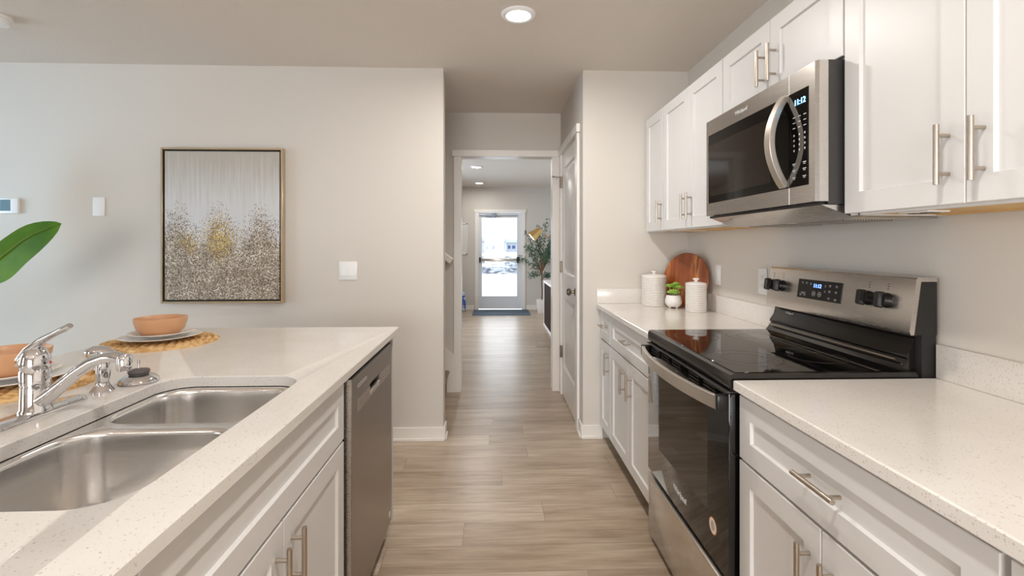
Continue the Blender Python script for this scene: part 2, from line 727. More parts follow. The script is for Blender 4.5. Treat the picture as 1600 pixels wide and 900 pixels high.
DX0, DX1, DZ = -.325, .600, 1.985        # front door opening
bm = BM()
box(bm, (-2.6, YE, 0), (DX0, YE + .12, H)); box(bm, (DX1, YE, 0), (1.39, YE + .12, H)); box(bm, (DX0, YE, DZ), (DX1, YE + .12, H))
struct('wall_entry_back', bm, 'wall_paint')
# behind the camera and off to the living room side
bm = BM()
for y0, y1 in ((YR, -3.5), (-1.8, .7), (2.9, YB)):
    box(bm, (XL - .12, y0, 0), (XL, y1, H))
for y0, y1 in ((-3.5, -1.8), (.7, 2.9)):
    box(bm, (XL - .12, y0, 0), (XL, y1, .4)); box(bm, (XL - .12, y0, 2.3), (XL, y1, H))
struct('wall_living', bm, 'wall_paint')
bm = BM()
box(bm, (XL, YR - .12, 0), (-2.0, YR, H)); box(bm, (.6, YR - .12, 0), (XW + .12, YR, H)); box(bm, (-2.0, YR - .12, 2.2), (.6, YR, H))
box(bm, (-2.0, YR - .12, 0), (.6, YR, .2))
struct('wall_rear', bm, 'wall_paint')


def window(name, lo, hi, axis, at=None):
    """A frame with a mullion and one pane in an opening (axis: wall normal)."""
    bm = BM()
    (u0, z0), (u1, z1), (t0, t1) = lo, hi, ((XL - .1, XL - .03) if axis == 'x' else (YR - .1, YR - .03))

    if at is not None:
        t0, t1 = at - .1, at - .03

    def bar(a0, b0, a1, b1):
        if axis == 'x':
            box(bm, (t0, a0, b0), (t1, a1, b1), .004)
        else:
            box(bm, (a0, t0, b0), (a1, t1, b1), .004)
    w = .05
    bar(u0, z0, u0 + w, z1); bar(u1 - w, z0, u1, z1); bar(u0, z0, u1, z0 + w); bar(u0, z1 - w, u1, z1)
    m = (u0 + u1) / 2
    bar(m - w / 2, z0, m + w / 2, z1)
    o = struct(name, bm, 'trim_paint')
    g = BM()
    tm = (t0 + t1) / 2
    if axis == 'x':
        box(g, (tm, u0 + .04, z0 + .04), (tm + .004, u1 - .04, z1 - .04))
    else:
        box(g, (u0 + .04, tm, z0 + .04), (u1 - .04, tm + .004, z1 - .04))
    struct('window_pane', g, 'clear_glass', o)


window('window_1', (-3.5, .4), (-1.8, 2.3), 'x')
window('window_2', (.7, .4), (2.9, 2.3), 'x')
window('fill_window_rear', (-2.0, .2), (.6, 2.2), 'y')  # unseen opening added behind the camera to let in broad fill light
window('fill_window_entry', (6.2, .6), (8.2, 2.1), 'x', -2.6)  # unseen window added to brighten the entry


# baseboards
def baseboard(name, segs):
    """segs: (x0,y0,x1,y1,nx,ny): the wall line and the way the board faces."""
    bm = BM()
    for x0, y0, x1, y1, nx, ny in segs:
        for t, z0, z1 in ((.013, 0, .092), (.022, 0, .02)):
            box(bm, (min(x0, x1, x0 + nx * t), min(y0, y1, y0 + ny * t), z0), (max(x0, x1, x0 + nx * t), max(y0, y1, y0 + ny * t), z1), .003, 1)
    return struct(name, bm, 'trim_paint')


baseboard('baseboard_left', [(XL, YB, -.323, YB, 0, -1), (-.336, YB, -.336, YB + .115, 1, 0)])
baseboard('baseboard_pantry', [(.593, YB, .74, YB, 0, -1), (.606, YB, .606, PD0 - .085, -1, 0)])
baseboard('baseboard_entry', [(-2.6, YE, DX0 - .07, YE, 0, -1), (DX1 + .07, YE, 1.27, YE, 0, -1), (1.27, YH + .12, 1.27, YE, -1, 0)])


# cased opening to the entry
def casing_x(name, x0, x1, z1, yw, wall_t, face=-1, w=.068):
    """Casing round an opening in a wall of constant y; x0..x1 clear opening."""
    bm = BM()
    y0 = yw
    yf = yw + face * .018
    for a, b in ((x0 - w, x0 + .004), (x1 - .004, x1 + w)):
        box(bm, (a, y0, 0), (b, yf, z1), .002, 1)
    box(bm, (x0 - w - .016, y0, z1), (x1 + w + .016, yw + face * .024, z1 + .058), .002, 1)
    # jamb lining
    box(bm, (x0 - .018, yw, 0), (x0, yw + wall_t, z1))
    box(bm, (x1, yw, 0), (x1 + .018, yw + wall_t, z1))
    box(bm, (x0 - .018, yw, z1 - .0), (x1 + .018, yw + wall_t, z1 + .018))
    return struct(name, bm, 'trim_paint')


# the right leg of this casing stops at the pantry side wall
bm = BM()
w = .068
for a, b in ((OX0 - w, OX0 + .002), (OX1 - .002, OX1 + w)):
    box(bm, (a, YH, 0), (b, YH - .018, OZ), .002, 1)
box(bm, (OX0 - w - .014, YH, OZ), (.606, YH - .024, OZ + .058), .002, 1)
box(bm, (OX0 - .018, YH - .004, 0), (OX0, YH + .119, OZ)); box(bm, (OX1, YH - .004, 0), (OX1 + .018, YH + .119, OZ)); box(bm, (OX0 - .018, YH - .004, OZ), (OX1 + .018, YH + .119, OZ + .018))
struct('trim_1', bm, 'trim_paint')

# pantry door with its casing
bm = BM()
xf = .606
for a, b in ((PD0 - .075, PD0 - .008), (PD1 + .008, PD1 + .075)):
    box(bm, (xf, a, 0), (xf - .018, b, PDZ + .02), .002, 1)
box(bm, (xf, PD0 - .095, PDZ + .02), (xf - .026, PD1 + .09, PDZ + .078), .002, 1)
box(bm, (xf - .004, PD0 - .018, 0), (xf + .1, PD0 - .003, PDZ + .004)); box(bm, (xf - .004, PD1 + .003, 0), (xf + .1, PD1 + .018, PDZ + .004)); box(bm, (xf - .004, PD0 - .018, PDZ + .004), (xf + .1, PD1 + .018, PDZ + .018))
struct('trim_2', bm, 'trim_paint')


def recess_panel(bm, xs, y0, y1, z0, z1, d, bw):
    """Rings of a moulded panel on the plane x = xs, recessed to x + d."""
    rings = []
    for off, dx in ((0, 0), (.006, d * .5), (.014, d), (bw, d), (bw + .012, d * .25)):
        rings.append([(xs + dx, y0 + off, z0 + off), (xs + dx, y1 - off, z0 + off), (xs + dx, y1 - off, z1 - off), (xs + dx, y0 + off, z1 - off)])
    return rings


bm = BM()
xd = .602
box(bm, (xd + .012, PD0, .012), (xd + .036, PD1, PDZ))
S = .11
zs = [.012, .26, .86, 1.07, PDZ - .115, PDZ]
for z0, z1 in ((zs[0], zs[1]), (zs[2], zs[3]), (zs[4], zs[5])):
    box(bm, (xd, PD0, z0), (xd + .014, PD1, z1))
for z0, z1 in ((zs[1], zs[2]), (zs[3], zs[4])):
    box(bm, (xd, PD0, z0), (xd + .014, PD0 + S, z1)); box(bm, (xd, PD1 - S, z0), (xd + .014, PD1, z1))
    skin(bm, recess_panel(bm, xd, PD0 + S, PD1 - S, z0, z1, .011, .035), False, True)
door = struct('door_1', bm, 'trim_paint')
bm = BM()
lathe(bm, [(.031, 0), (.031, .004), (.024, .008), (.011, .012), (.010, .032), (.020, .036), (.027, .046), (.027, .056), (.018, .066), (0, .069)], (xd, PD0 + .065, .966), 28, (-1, 0, 0))
struct('door_knob', bm, 'old_nickel', door)
for hz in (1.86, 1.12, .38):
    bm = BM()
    cyl(bm, (xd - .009, PD1 - .002, hz - .05), (xd - .009, PD1 - .002, hz + .05), .012, n=14)
    box(bm, (xd - .003, PD1 - .036, hz - .05), (xd + .001, PD1 + .002, hz + .05))
    struct('hinge', bm, 'old_nickel', door)
bm = BM()
tube(bm, [(xd - .012, PD1 + .002, 1.905), (xd - .045, PD1 - .012, 1.905), (xd - .075, PD1 - .03, 1.905)], .004, 10)
cyl(bm, (xd - .075, PD1 - .03, 1.905), (xd - .088, PD1 - .038, 1.905), .008, n=12)
tube(bm, [(xd - .045, PD1 - .012, 1.905), (xd - .055, PD1 - .012, 1.88)], .004, 10)
struct('door_stop', bm, 'nickel', door)

# ------------------------------------------------------------------ entry: front door
casing_x('trim_3', DX0 + .02, DX1 - .02, 1.978, YE, .12)
LX0, LX1 = -.303, .578
GX0, GX1, GZ0, GZ1 = -.232, .478, .278, 1.868
bm = BM()
yd = YE + .01
for lo, hi in (((LX0, yd, .02), (GX0, yd + .045, 1.972)), ((GX1, yd, .02), (LX1, yd + .045, 1.972)), ((GX0, yd, .02), (GX1, yd + .045, GZ0)), ((GX0, yd, GZ1), (GX1, yd + .045, 1.972))):
    box(bm, lo, hi, .002, 1)
fd = struct('door_2', bm, 'door_grey')
bm = BM(); box(bm, (GX0, yd + .02, GZ0), (GX1, yd + .026, GZ1)); struct('door_glass', bm, 'clear_glass', fd)
bm = BM()
box(bm, (LX0 + .04, yd - .07, .985), (LX1 - .1, yd - .035, 1.045), .008)
struct('push_bar', bm, 'stainless_y', fd)
bm = BM()
box(bm, (LX0 + .015, yd - .075, .965), (LX0 + .05, yd, 1.065), .006)
struct('bar_bracket', bm, 'black_plastic', fd)
bm = BM()
box(bm, (LX1 - .11, yd - .08, .955), (LX1 - .05, yd, 1.075), .006)
struct('bar_bracket', bm, 'black_plastic', fd)
bm = BM()
box(bm, (LX0 + .15, yd - .06, 1.885), (LX0 + .36, yd, 1.955), .006)
tube(bm, [(LX0 + .24, yd - .06, 1.885), (LX0 + .27, yd - .10, 1.84), (LX0 + .33, yd - .12, 1.83), (LX0 + .34, yd - .07, 1.885)], .008, 8)
cl = struct('door_closer', bm, 'closer_grey', fd)
bm = BM()
box(bm, (LX0 + .01, yd - .028, 1.908), (LX1 - .08, yd - .012, 1.922), .002, 1)
struct('closer_rod', bm, 'closer_grey', fd)
bm = BM()
random.seed(4)
for i in range(13):
    x = -.115 + i * .0395
    hh = random.choice((.055, .07, .07, .06))
    box(bm, (x, yd + .016, 1.515), (x + .012, yd + .0195, 1.515 + hh))
    if random.random() < .6:
        box(bm, (x + .017, yd + .016, 1.515), (x + .027, yd + .0195, 1.515 + hh))
    if random.random() < .5:
        box(bm, (x, yd + .016, 1.53), (x + .02, yd + .0195, 1.536))
struct('glass_lettering', bm, 'ink', fd)

# entry mat
bm = BM()
box(bm, (-.40, 9.13, .001), (.70, 9.90, .011), .004)
tag(obj('door_mat', bm, 'navy_mat'), 'blue grey door mat lying in front of the glass front door', 'mat')

# white framed board on the entry wall
t = thing('wall_board', 'white framed board hanging on the entry wall beside the front door', 'wall board', (-.9, YE - .02, 1.14))
bm = BM(); box(bm, (-1.28, YE, 1.14), (-.53, YE - .012, 1.745)); obj('panel', bm, 'whiteboard', t)
bm = BM()
for lo, hi in (((-1.30, YE - .022, 1.125), (-1.27, YE - .001, 1.76)), ((-.555, YE - .022, 1.125), (-.525, YE - .001, 1.76)), ((-1.30, YE - .022, 1.125), (-.525, YE - .001, 1.15)), ((-1.30, YE - .022, 1.735), (-.525, YE - .001, 1.76))):
    box(bm, lo, hi, .003, 1)
obj('frame', bm, 'trim_paint', t)

# patterned bag
t = thing('patterned_bag', 'blue and white patterned fabric bag standing on the entry floor by the wall', 'bag', (-.70, 9.72, 0))
bm = BM()
skin(bm, [[(-.70 + a * k, 9.72 + b * k2, z) for a, b in rrect(-.15, -.06, .15, .06, .05, 4)] for z, k, k2 in ((0, .9, .9), (.02, 1, 1.1), (.18, 1.02, 1.15), (.30, .92, .6), (.36, .88, .25), (.38, .86, .15))])
obj('body', bm, 'blue_print', t)
bm = BM()
tube(bm, [(-.76, 9.70, .36), (-.755, 9.68, .24), (-.70, 9.645, .14), (-.645, 9.68, .24), (-.64, 9.70, .36)], .008, 8)
obj('strap', bm, 'blue_print', t)

# low entry counter: dark panel in white edging
t = thing('entry_counter', 'low dark brown panelled counter with white edging in the entry', 'counter', (1.04, 7.1, 0))
bm = BM(); box(bm, (.838, 6.02, .03), (1.25, 8.05, .70)); obj('panel', bm, 'dark_panel', t)
bm = BM(); box(bm, (.825, 6.0, .70), (1.265, 8.07, .735), .004); obj('top', bm, 'trim_paint', t)
bm = BM(); box(bm, (.825, 6.0, 0), (1.262, 8.07, .03), .003); obj('base', bm, 'trim_paint', t)
bm = BM(); box(bm, (.826, 8.045, .03), (1.262, 8.068, .70), .002); obj('end_panel', bm, 'trim_paint', t)

# gold lamp on the counter
t = thing('gold_lamp', 'gold cone shade lamp lit on the entry counter in front of the tree', 'lamp', (1.08, 7.9, .735))
bm = BM(); lathe(bm, [(0, 0), (.09, 0), (.09, .012), (.02, .02), (.02, .03), (0, .03)], (1.08, 7.9, .7355), 32); obj('base', bm, 'brass', t)
bm = BM(); tube(bm, [(1.08, 7.9, .76), (1.08, 7.9, 1.28), (1.06, 7.92, 1.33), (.97, 7.97, 1.40), (.80, 8.0, 1.49)], .0075, 10); obj('arm', bm, 'brass', t)
bm = BM()
ax = Vector((-.135, 0, -.115)).normalized()
lathe(bm, [(0, 0), (.034, 0), (.042, .004), (.092, .20), (.090, .20), (.040, .008), (0, .008)], (.775, 8.0, 1.572), 36, ax)
sh = obj('shade', bm, 'brass', t)
bm = BM(); lathe(bm, [(0, .10), (.05, .12), (.066, .16), (.082, .192), (.06, .196), (0, .198)], (.775, 8.0, 1.572), 28, ax); obj('bulb', bm, 'lamp_bulb', sh)

# olive tree
t = thing('potted_tree', 'tall thin olive tree in a white pot beside the front door', 'tree', (.94, 9.5, 0))
bm = BM()
skin(bm, [[(.94 + a * k, 9.5 + b * k, z) for a, b in rrect(-.11, -.11, .11, .11, .02, 3)] for z, k in ((0, .74), (.005, .76), (.25, 1.0), (.26, 1.0))], True, False)
skin(bm, [[(.94 + a * k, 9.5 + b * k, z) for a, b in rrect(-.11, -.11, .11, .11, .02, 3)] for z, k in ((.26, 1.0), (.26, .9), (.2, .88))], False, True)
obj('pot', bm, 'white_ceramic', t)
random.seed(11)
bm = BM()
trunk = [(.94, 9.5, .2), (.945, 9.5, .45), (.935, 9.49, .62), (.94, 9.5, .78)]
tube(bm, trunk, .012, 8, [.014, .012, .011, .010])
tips = []
for i in range(16):
    a = random.uniform(0, 2 * PI)
    z0 = random.uniform(.62, 1.15)
    ln = random.uniform(.2, .42)
    rise = random.uniform(.15, .55)
    st = Vector((.94, 9.5, min(z0, .78)))
    if i < 4:
        en = Vector((.94 + .10 * math.cos(a), 9.5 + .08 * math.sin(a), 1.45 + .1 * i))
    else:
        en = st + Vector((ln * math.cos(a) * .95, ln * math.sin(a) * .8, rise + z0 - .72))
    en.x = min(en.x, 1.2)
    en.y = min(en.y, 9.85)
    mid = (st + en) / 2 + Vector((0, 0, .05))
    tube(bm, [st, mid, en], .005, 6, [.008, .005, .0025])
    tips.append((st, mid, en))
for dx, z in ((-.40, 1.05), (-.30, 1.28), (-.22, .72)):
    st = Vector((.94, 9.5, .74)); en = Vector((.94 + dx, 9.45, z)); mid = (st + en) / 2 + Vector((0, 0, .02))
    tube(bm, [st, mid, en], .005, 6, [.008, .005, .0025]); tips.append((st, mid, en))
obj('trunk', bm, 'bark', t)
bm = BM()


def leaf(bm, p, d, ln, wd, nrm):
    d = d.normalized()
    s = d.cross(nrm).normalized()
    u = s.cross(d)
    pts = [p, p + d * ln * .35 + s * wd, p + d * ln * .7 + s * wd * .75, p + d * ln - u * .1 * ln, p + d * ln * .7 - s * wd * .75, p + d * ln * .35 - s * wd]
    c = p + d * ln * .5 - u * wd * .25
    vs = [bm.verts.new(q) for q in pts]
    vc = bm.verts.new(c)
    for i in range(6):
        bm.faces.new((vs[i], vs[(i + 1) % 6], vc))


for st, mid, en in tips:
    for k in range(95):
        f = random.uniform(.35, 1.05)
        p = st.lerp(mid, f * 2) if f < .5 else mid.lerp(en, (f - .5) * 2)
        p += Vector([random.uniform(-.055, .055) for _ in range(3)])
        p.x = min(p.x, 1.22)
        p.y = min(p.y, 9.87)
        d = Vector((random.uniform(-1, 1), random.uniform(-1, 1), random.uniform(-.4, .9)))
        leaf(bm, p, d, random.uniform(.032, .056), random.uniform(.007, .0105), Vector((random.uniform(-.4, .4), -.8, .6)))
obj('foliage', bm, 'olive_leaf', t)


# ------------------------------------------------------------------ ceiling lights
def downlight(x, y, label, power, r=.088):
    t = thing('ceiling_light', label, 'ceiling light', (x, y, H), 'recessed ceiling lights')
    bm = BM()
    lathe(bm, [(r, 0), (r, -.006), (r * .9, -.014), (r * .72, -.012), (r * .70, -.004), (r * .70, 0)], (x, y, H), 48)
    obj('trim_ring', bm, 'white_enamel', t)
    bm = BM()
    lathe(bm, [(r * .70, -.003), (r * .66, -.009), (r * .4, -.0105), (0, -.011)], (x, y, H), 40)
    obj('diffuser', bm, 'lamp_glow', t)
    l = area_light('ceiling_light_glow', (x, y, H - .022), (0, 0, 0), r * 1.3, 0, power, (1.0, .97, .93), 'DISK', 175)
    return t


downlight(.128, 2.51, 'round recessed ceiling light lit over the kitchen aisle between sink and range', DOWNLIGHT_W)
downlight(.128, .42, 'round recessed ceiling light overhead between island and near base cabinets', DOWNLIGHT_W)
downlight(.128, -1.4, 'unseen recessed ceiling light added as fill behind the viewpoint at the rear of the aisle', DOWNLIGHT_W)  # unseen fixture, added to carry fill light from behind
downlight(-2.6, -1.8, 'unseen recessed ceiling light added as fill at the rear of the living room', DOWNLIGHT_W * .4)  # out of view, added to lift the living room side
downlight(-.255, 7.4, 'round ceiling light lit in the entry, the one nearer the cased opening', ENTRY_W, .095)
downlight(-.268, 9.3, 'round ceiling light lit in the entry, close to the front door', ENTRY_W * .5, .095)

# smoke detector
t = thing('smoke_detector', 'white round smoke detector on the ceiling', 'smoke detector', (-2.58, 2.64, H))
bm = BM(); lathe(bm, [(.068, 0), (.068, -.012), (.064, -.016), (0, -.016)], (-2.58, 2.64, H), 40); obj('base', bm, 'white_plastic', t)
bm = BM(); lathe(bm, [(.061, -.0165), (.061, -.028), (.052, -.040), (.02, -.044), (0, -.044)], (-2.58, 2.64, H), 40); obj('cover', bm, 'white_plastic', t)

# ------------------------------------------------------------------ staircase behind the left wall
t = thing('staircase', 'carpeted staircase behind the wall, beside the cased opening', 'stairs', (-1.4, 3.9, 0))
bm = BM()
prof = []
x = -.415
z = 0
poly = [(x, 0)]
for k in range(8):
    zt = z + .195
    poly += [(x, zt - .03), (x + .022, zt - .022), (x + .026, zt - .008), (x + .016, zt)]
    x -= .262
    z = zt
    poly.append((x, z))
poly.append((x, 0))
prism(bm, poly, 'y', YB + .118, YH - .02)
obj('carpet', bm, 'carpet', t)
bm = BM()
prism(bm, [(-.352, 0), (-.352, .335), (-2.55, 1.98), (-2.55, 1.5), (-.56, 0)], 'y', YH - .018, YH - .001)
obj('skirt_board', bm, 'trim_paint', t)
t = thing('stair_handrail', 'white wooden handrail end on the wall above the carpeted stairs', 'handrail', (-1.4, 4.33, 1.1))
bm = BM()
d = Vector((-.8, 0, .6))
p0 = Vector((-.372, 4.325, 1.165))
sweep(bm, [p0, p0 + d * 2.0], [(a, b) for a, b in ((-.03, -.02), (.03, -.02), (.03, .0), (.022, .004), (.022, .012), (.03, .018), (.026, .035), (-.026, .035), (-.03, .018), (-.022, .012), (-.022, .004), (-.03, .0))])
obj('rail', bm, 'trim_paint', t)
for k in (.35, 1.5):
    bm = BM()
    p = p0 + d * k
    tube(bm, [(p.x, YH, p.z - .07), (p.x, 4.345, p.z - .07), (p.x, 4.325, p.z - .022)], .007, 10)
    cyl(bm, (p.x, YH, p.z - .07), (p.x, YH - .006, p.z - .07), .025)
    obj('bracket', bm, 'nickel', t)


# ------------------------------------------------------------------ cabinets
def shaker(bm, xb, xf, y0, y1, z0, z1, stile=.058, rec=.009):
    s = 1 if xf > xb else -1

    def ring(x, o):
        return [(x, y0 + o, z0 + o), (x, y1 - o, z0 + o), (x, y1 - o, z1 - o), (x, y0 + o, z1 - o)]
    skin(bm, [ring(xb, 0), ring(xf - s * .0015, 0), ring(xf, .0015), ring(xf, stile), ring(xf - s * .002, stile + .0008), ring(xf - s * rec, stile + .003)], True, True)


def bar_pull(parent, xf, s, y, z, horizontal, ln=.136, off=.030, r=.006):
    """Round bar handle standing off a face at x = xf towards s."""
    bm = BM()
    xb = xf + s * off
    if horizontal:
        cyl(bm, (xb, y - ln / 2, z), (xb, y + ln / 2, z), r, n=18)
        for k in (-.048, .048):
            cyl(bm, (xf - s * .0005, y + k, z), (xb, y + k, z), r * .75, n=12)
    else:
        cyl(bm, (xb, y, z - ln / 2), (xb, y, z + ln / 2), r, n=18)
        for k in (-.043, .043):
            cyl(bm, (xf - s * .0005, y, z + k), (xb, y, z + k), r * .75, n=12)
    return obj('handle', bm, 'nickel', parent)


def cabinet(name, label, xf, s, y0, y1, z0, z1, depth, fronts, toe=True, under=None, group=None, open_top=False):
    """s: +1 when the fronts face +x. fronts: (kind, y0, y1, z0, z1, handle)."""
    xb = xf - s * .021                 # carcass front
    xk = xf - s * depth                # carcass back
    t = thing(name, label, 'cabinet', ((xf + xk) / 2, (y0 + y1) / 2, z0), group)
    bm = BM()
    zb = z0 + (.10 if toe else 0)
    T = .018
    box(bm, (xb, y0, zb), (xk, y0 + T, z1)); box(bm, (xb, y1 - T, zb), (xk, y1, z1))
    box(bm, (xb, y0 + T, zb + (.0 if toe else .014)), (xk, y1 - T, zb + T + (.0 if toe else .014)))
    box(bm, (xk + s * .006, y0 + T, zb + T), (xk, y1 - T, z1))
    # face frame
    xr = xb - s * .02
    box(bm, (xb + s * .0004, y0 + .0004, zb), (xr, y0 + .036, z1)); box(bm, (xb + s * .0004, y1 - .036, zb), (xr, y1 - .0004, z1))
    box(bm, (xb + s * .0004, y0 + .03, zb), (xr, y1 - .03, zb + .032)); box(bm, (xb + s * .0004, y0 + .03, z1 - .034), (xr, y1 - .03, z1))
    if not open_top:
        box(bm, (xb, y0 + T, z1 - T), (xk, y1 - T, z1 - .001))
    obj('carcass', bm, 'cabinet_paint', t)
    if toe:
        bm = BM()
        box(bm, (xb - s * .055, y0, z0), (xb - s * .07, y1, zb)); obj('toe_kick', bm, 'toe_dark', t)
    if under:
        bm = BM()
        box(bm, (xr - s * .0, y0 + T, zb + .004), (xk, y1 - T, zb + .013)); box(bm, (xk + s * .045, y0 + .03, zb + .0005), (xk + s * .004, y1 - .03, zb + .010))
        obj('underside', bm, 'raw_ply', t)
    for kind, a, b, c, d, hd in fronts:
        bm = BM()
        shaker(bm, xf - s * .0205, xf, a, b, c, d)
        f = obj('drawer' if kind == 'drawer' else ('false_front' if kind == 'false' else 'door'), bm, 'cabinet_paint', t)
        if hd:
            bar_pull(f, xf, s, hd[1], hd[2], hd[0] == 'h')
    return t


XF = .716            # base cabinet fronts, range side
CT0, CT1 = .884, .914
TOPB = .8835
G = .002
# near base cabinets
cabinet('base_cabinet', 'white base cabinet with wide drawer over two doors, on the near side of the range', XF, -1, .662, 1.404, 0, TOPB, .606,
        [('drawer', .666, 1.400, .692, .872, ('h', 1.034, .786)), ('door', .666, 1.042, .112, .684, ('v', 1.006, .566)), ('door', 1.046, 1.400, .112, .684, ('v', 1.084, .566))])
cabinet('base_cabinet', 'white base cabinet mostly out of frame under the near counter, only its drawer edge showing', XF, -1, -.10, .658, 0, TOPB, .606,
        [('drawer', -.096, .652, .692, .872, ('h', .28, .786)), ('door', -.096, .276, .112, .684, ('v', .24, .566)), ('door', .280, .652, .112, .684, ('v', .316, .566))])
# far base cabinets
cabinet('base_cabinet', 'white base cabinet with wide drawer between the range and the narrow corner cabinet', XF, -1, 2.178, 2.975, 0, TOPB, .606,
        [('drawer', 2.182, 2.972, .692, .872, ('h', 2.59, .786)), ('door', 2.182, 2.573, .112, .684, ('v', 2.515, .566)), ('door', 2.577, 2.972, .112, .684, ('v', 2.640, .566))])
cabinet('base_cabinet', 'narrow white base cabinet with one drawer and one door against the pantry wall', XF, -1, 2.978, 3.29, 0, TOPB, .606,
        [('drawer', 2.982, 3.255, .692, .872, ('h', 3.112, .786)), ('door', 2.982, 3.255, .112, .684, ('v', 3.020, .566))])
# island
XI = -.475
cabinet('sink_cabinet', 'white island sink cabinet with long false front over two doors', XI, 1, .668, 1.585, 0, TOPB, .60,
        [('false', .676, 1.577, .692, .872, None), ('door', .676, 1.125, .112, .684, ('v', 1.087, .576)), ('door', 1.129, 1.577, .112, .684, ('v', 1.171, .576))], open_top=True)
cabinet('island_cabinet', 'white island cabinet at the near end, below the counter and out of frame', XI, 1, -.20, .660, 0, TOPB, .60,
        [('drawer', -.192, .652, .692, .872, ('h', .23, .786)), ('door', -.192, .228, .112, .684, ('v', .19, .566)), ('door', .232, .652, .112, .684, ('v', .27, .566))])
t = thing('island_cladding', 'white panelled cladding on the back and end of the island under the overhang', 'cladding', (-1.15, 1.1, 0))
bm = BM(); box(bm, (-1.095, -.20, 0), (-1.115, 2.352, TOPB)); obj('back_panel', bm, 'cabinet_paint', t)
bm = BM(); box(bm, (-1.094, 2.33, 0), (-.478, 2.352, TOPB)); obj('end_panel', bm, 'cabinet_paint', t)

# uppers
UX = 1.030
UD = .297
UZ0, UZ1 = 1.394, 2.150


def two_doors(y0, y1, ym, z0, z1, ha, hb, hz):
    return [('door', y0 + .002, ym - .0015, z0, z1, ('v', ha, hz)), ('door', ym + .0015, y1 - .002, z0, z1, ('v', hb, hz))]


cabinet('wall_cabinet', 'tall white double door wall cabinet on the near side of the microwave', UX, -1, .660, 1.402, UZ0, UZ1, UD,
        two_doors(.660, 1.402, 1.031, UZ0 + .006, UZ1 - .002, .990, 1.070, 1.512), False, True)
cabinet('wall_cabinet', 'short white double door wall cabinet directly above the microwave', UX, -1, 1.406, 2.164, 1.864, UZ1, UD,
        two_doors(1.406, 2.164, 1.788, 1.868, UZ1 - .002, 1.752, 1.826, 1.978), False)
cabinet('wall_cabinet', 'tall white double door wall cabinet between the microwave and the single door cabinet', UX, -1, 2.168, 2.936, UZ0, UZ1, UD,
        two_doors(2.168, 2.936, 2.552, UZ0 + .006, UZ1 - .002, 2.510, 2.580, 1.514), False, True)
cabinet('wall_cabinet', 'narrow white single door wall cabinet at the pantry wall above the larger canister', UX, -1, 2.940, 3.294, UZ0, UZ1, UD,
        [('door', 2.942, 3.270, UZ0 + .006, UZ1 - .002, ('v', 2.968, 1.516))], False, True)
# small installer's tag left under the near wall cabinet
t = thing('underside_tag', 'small white printed tag under the wall cabinet near the microwave', 'tag', (1.16, 1.26, 1.39))
bm = BM(); box(bm, (1.10, 1.20, 1.3925), (1.16, 1.29, 1.3975), .001, 1); obj('plate', bm, 'white_plastic', t)
for y in (1.225, 1.265):
    bm = BM(); box(bm, (1.112, y - .012, 1.3905), (1.148, y + .012, 1.3928), .001, 1); obj('mark', bm, 'panel_ink', t)


# ------------------------------------------------------------------ countertops
def slab(bm, loop, z0, z1, ch=.003, hole=None):
    """Slab with eased outer edge and an optional hole (lists of (x, y), counter-clockwise)."""
    cx = sum(p[0] for p in loop) / len(loop)
    cy_ = sum(p[1] for p in loop) / len(loop)

    def inset(p, d):
        return (p[0] - d * (1 if p[0] > cx else -1), p[1] - d * (1 if p[1] > cy_ else -1))
    rings = [[(*inset(p, ch), z0) for p in loop], [(*p, z0 + ch) for p in loop], [(*p, z1 - ch) for p in loop], [(*inset(p, ch), z1) for p in loop]]
    if not hole:
        skin(bm, rings)
        return
    vr = skin(bm, rings, False, False)
    hr = []
    for z in (z0, z1 - .002):
        hr.append([bm.verts.new((*p, z)) for p in hole])
    hx = sum(p[0] for p in hole) / len(hole); hy = sum(p[1] for p in hole) / len(hole)
    hr.append([bm.verts.new((p[0] + .002 * (1 if p[0] > hx else -1), p[1] + .002 * (1 if p[1] > hy else -1), z1)) for p in hole])
    n = len(hole)
    for a, b in zip(hr, hr[1:]):
        for i in range(n):
            bm.faces.new((a[i], b[i], b[(i + 1) % n], a[(i + 1) % n]))

    def fill(o, h):
        es = []
        for lp in (o, h):
            for i in range(len(lp)):
                e = bm.edges.get((lp[i], lp[(i + 1) % len(lp)]))
                es.append(e or bm.edges.new((lp[i], lp[(i + 1) % len(lp)])))
        bmesh.ops.triangle_fill(bm, use_beauty=True, use_dissolve=False, edges=es)
    fill(vr[-1], hr[-1])
    fill(vr[0], hr[0])


def rect(x0, y0, x1, y1):
    return [(x0, y0), (x1, y0), (x1, y1), (x0, y1)]


SX0, SX1, SY0, SY1 = -.962, -.567, .752, 1.502
t = thing('island_countertop', 'speckled white quartz island countertop with the sink cut out', 'countertop', (-1.0, 1.1, CT0))
bm = BM(); slab(bm, rect(-1.556, -.25, -.456, 2.388), CT0, CT1, .003, rrect(SX0, SY0, SX1, SY1, .085, 10)); obj('slab', bm, 'quartz', t)
t = thing('countertop', 'speckled white quartz countertop on the near side of the range', 'countertop', (1.0, .6, CT0))
bm = BM(); slab(bm, rect(.699, -.12, XW - .001, 1.402), CT0, CT1); obj('slab', bm, 'quartz', t)
bm = BM(); box(bm, (XW - .021, -.12, CT1 + .0004), (XW - .001, 1.402, 1.014), .002); tag(obj('backsplash', bm, 'quartz'), 'low quartz backsplash strip on the range wall on the near side of the range', 'backsplash', 'quartz backsplash strips')
t = thing('countertop', 'speckled white quartz countertop carrying the canisters beyond the range', 'countertop', (1.0, 2.7, CT0))
bm = BM(); slab(bm, rect(.695, 2.172, XW - .001, YB - .001), CT0, CT1); obj('slab', bm, 'quartz', t)
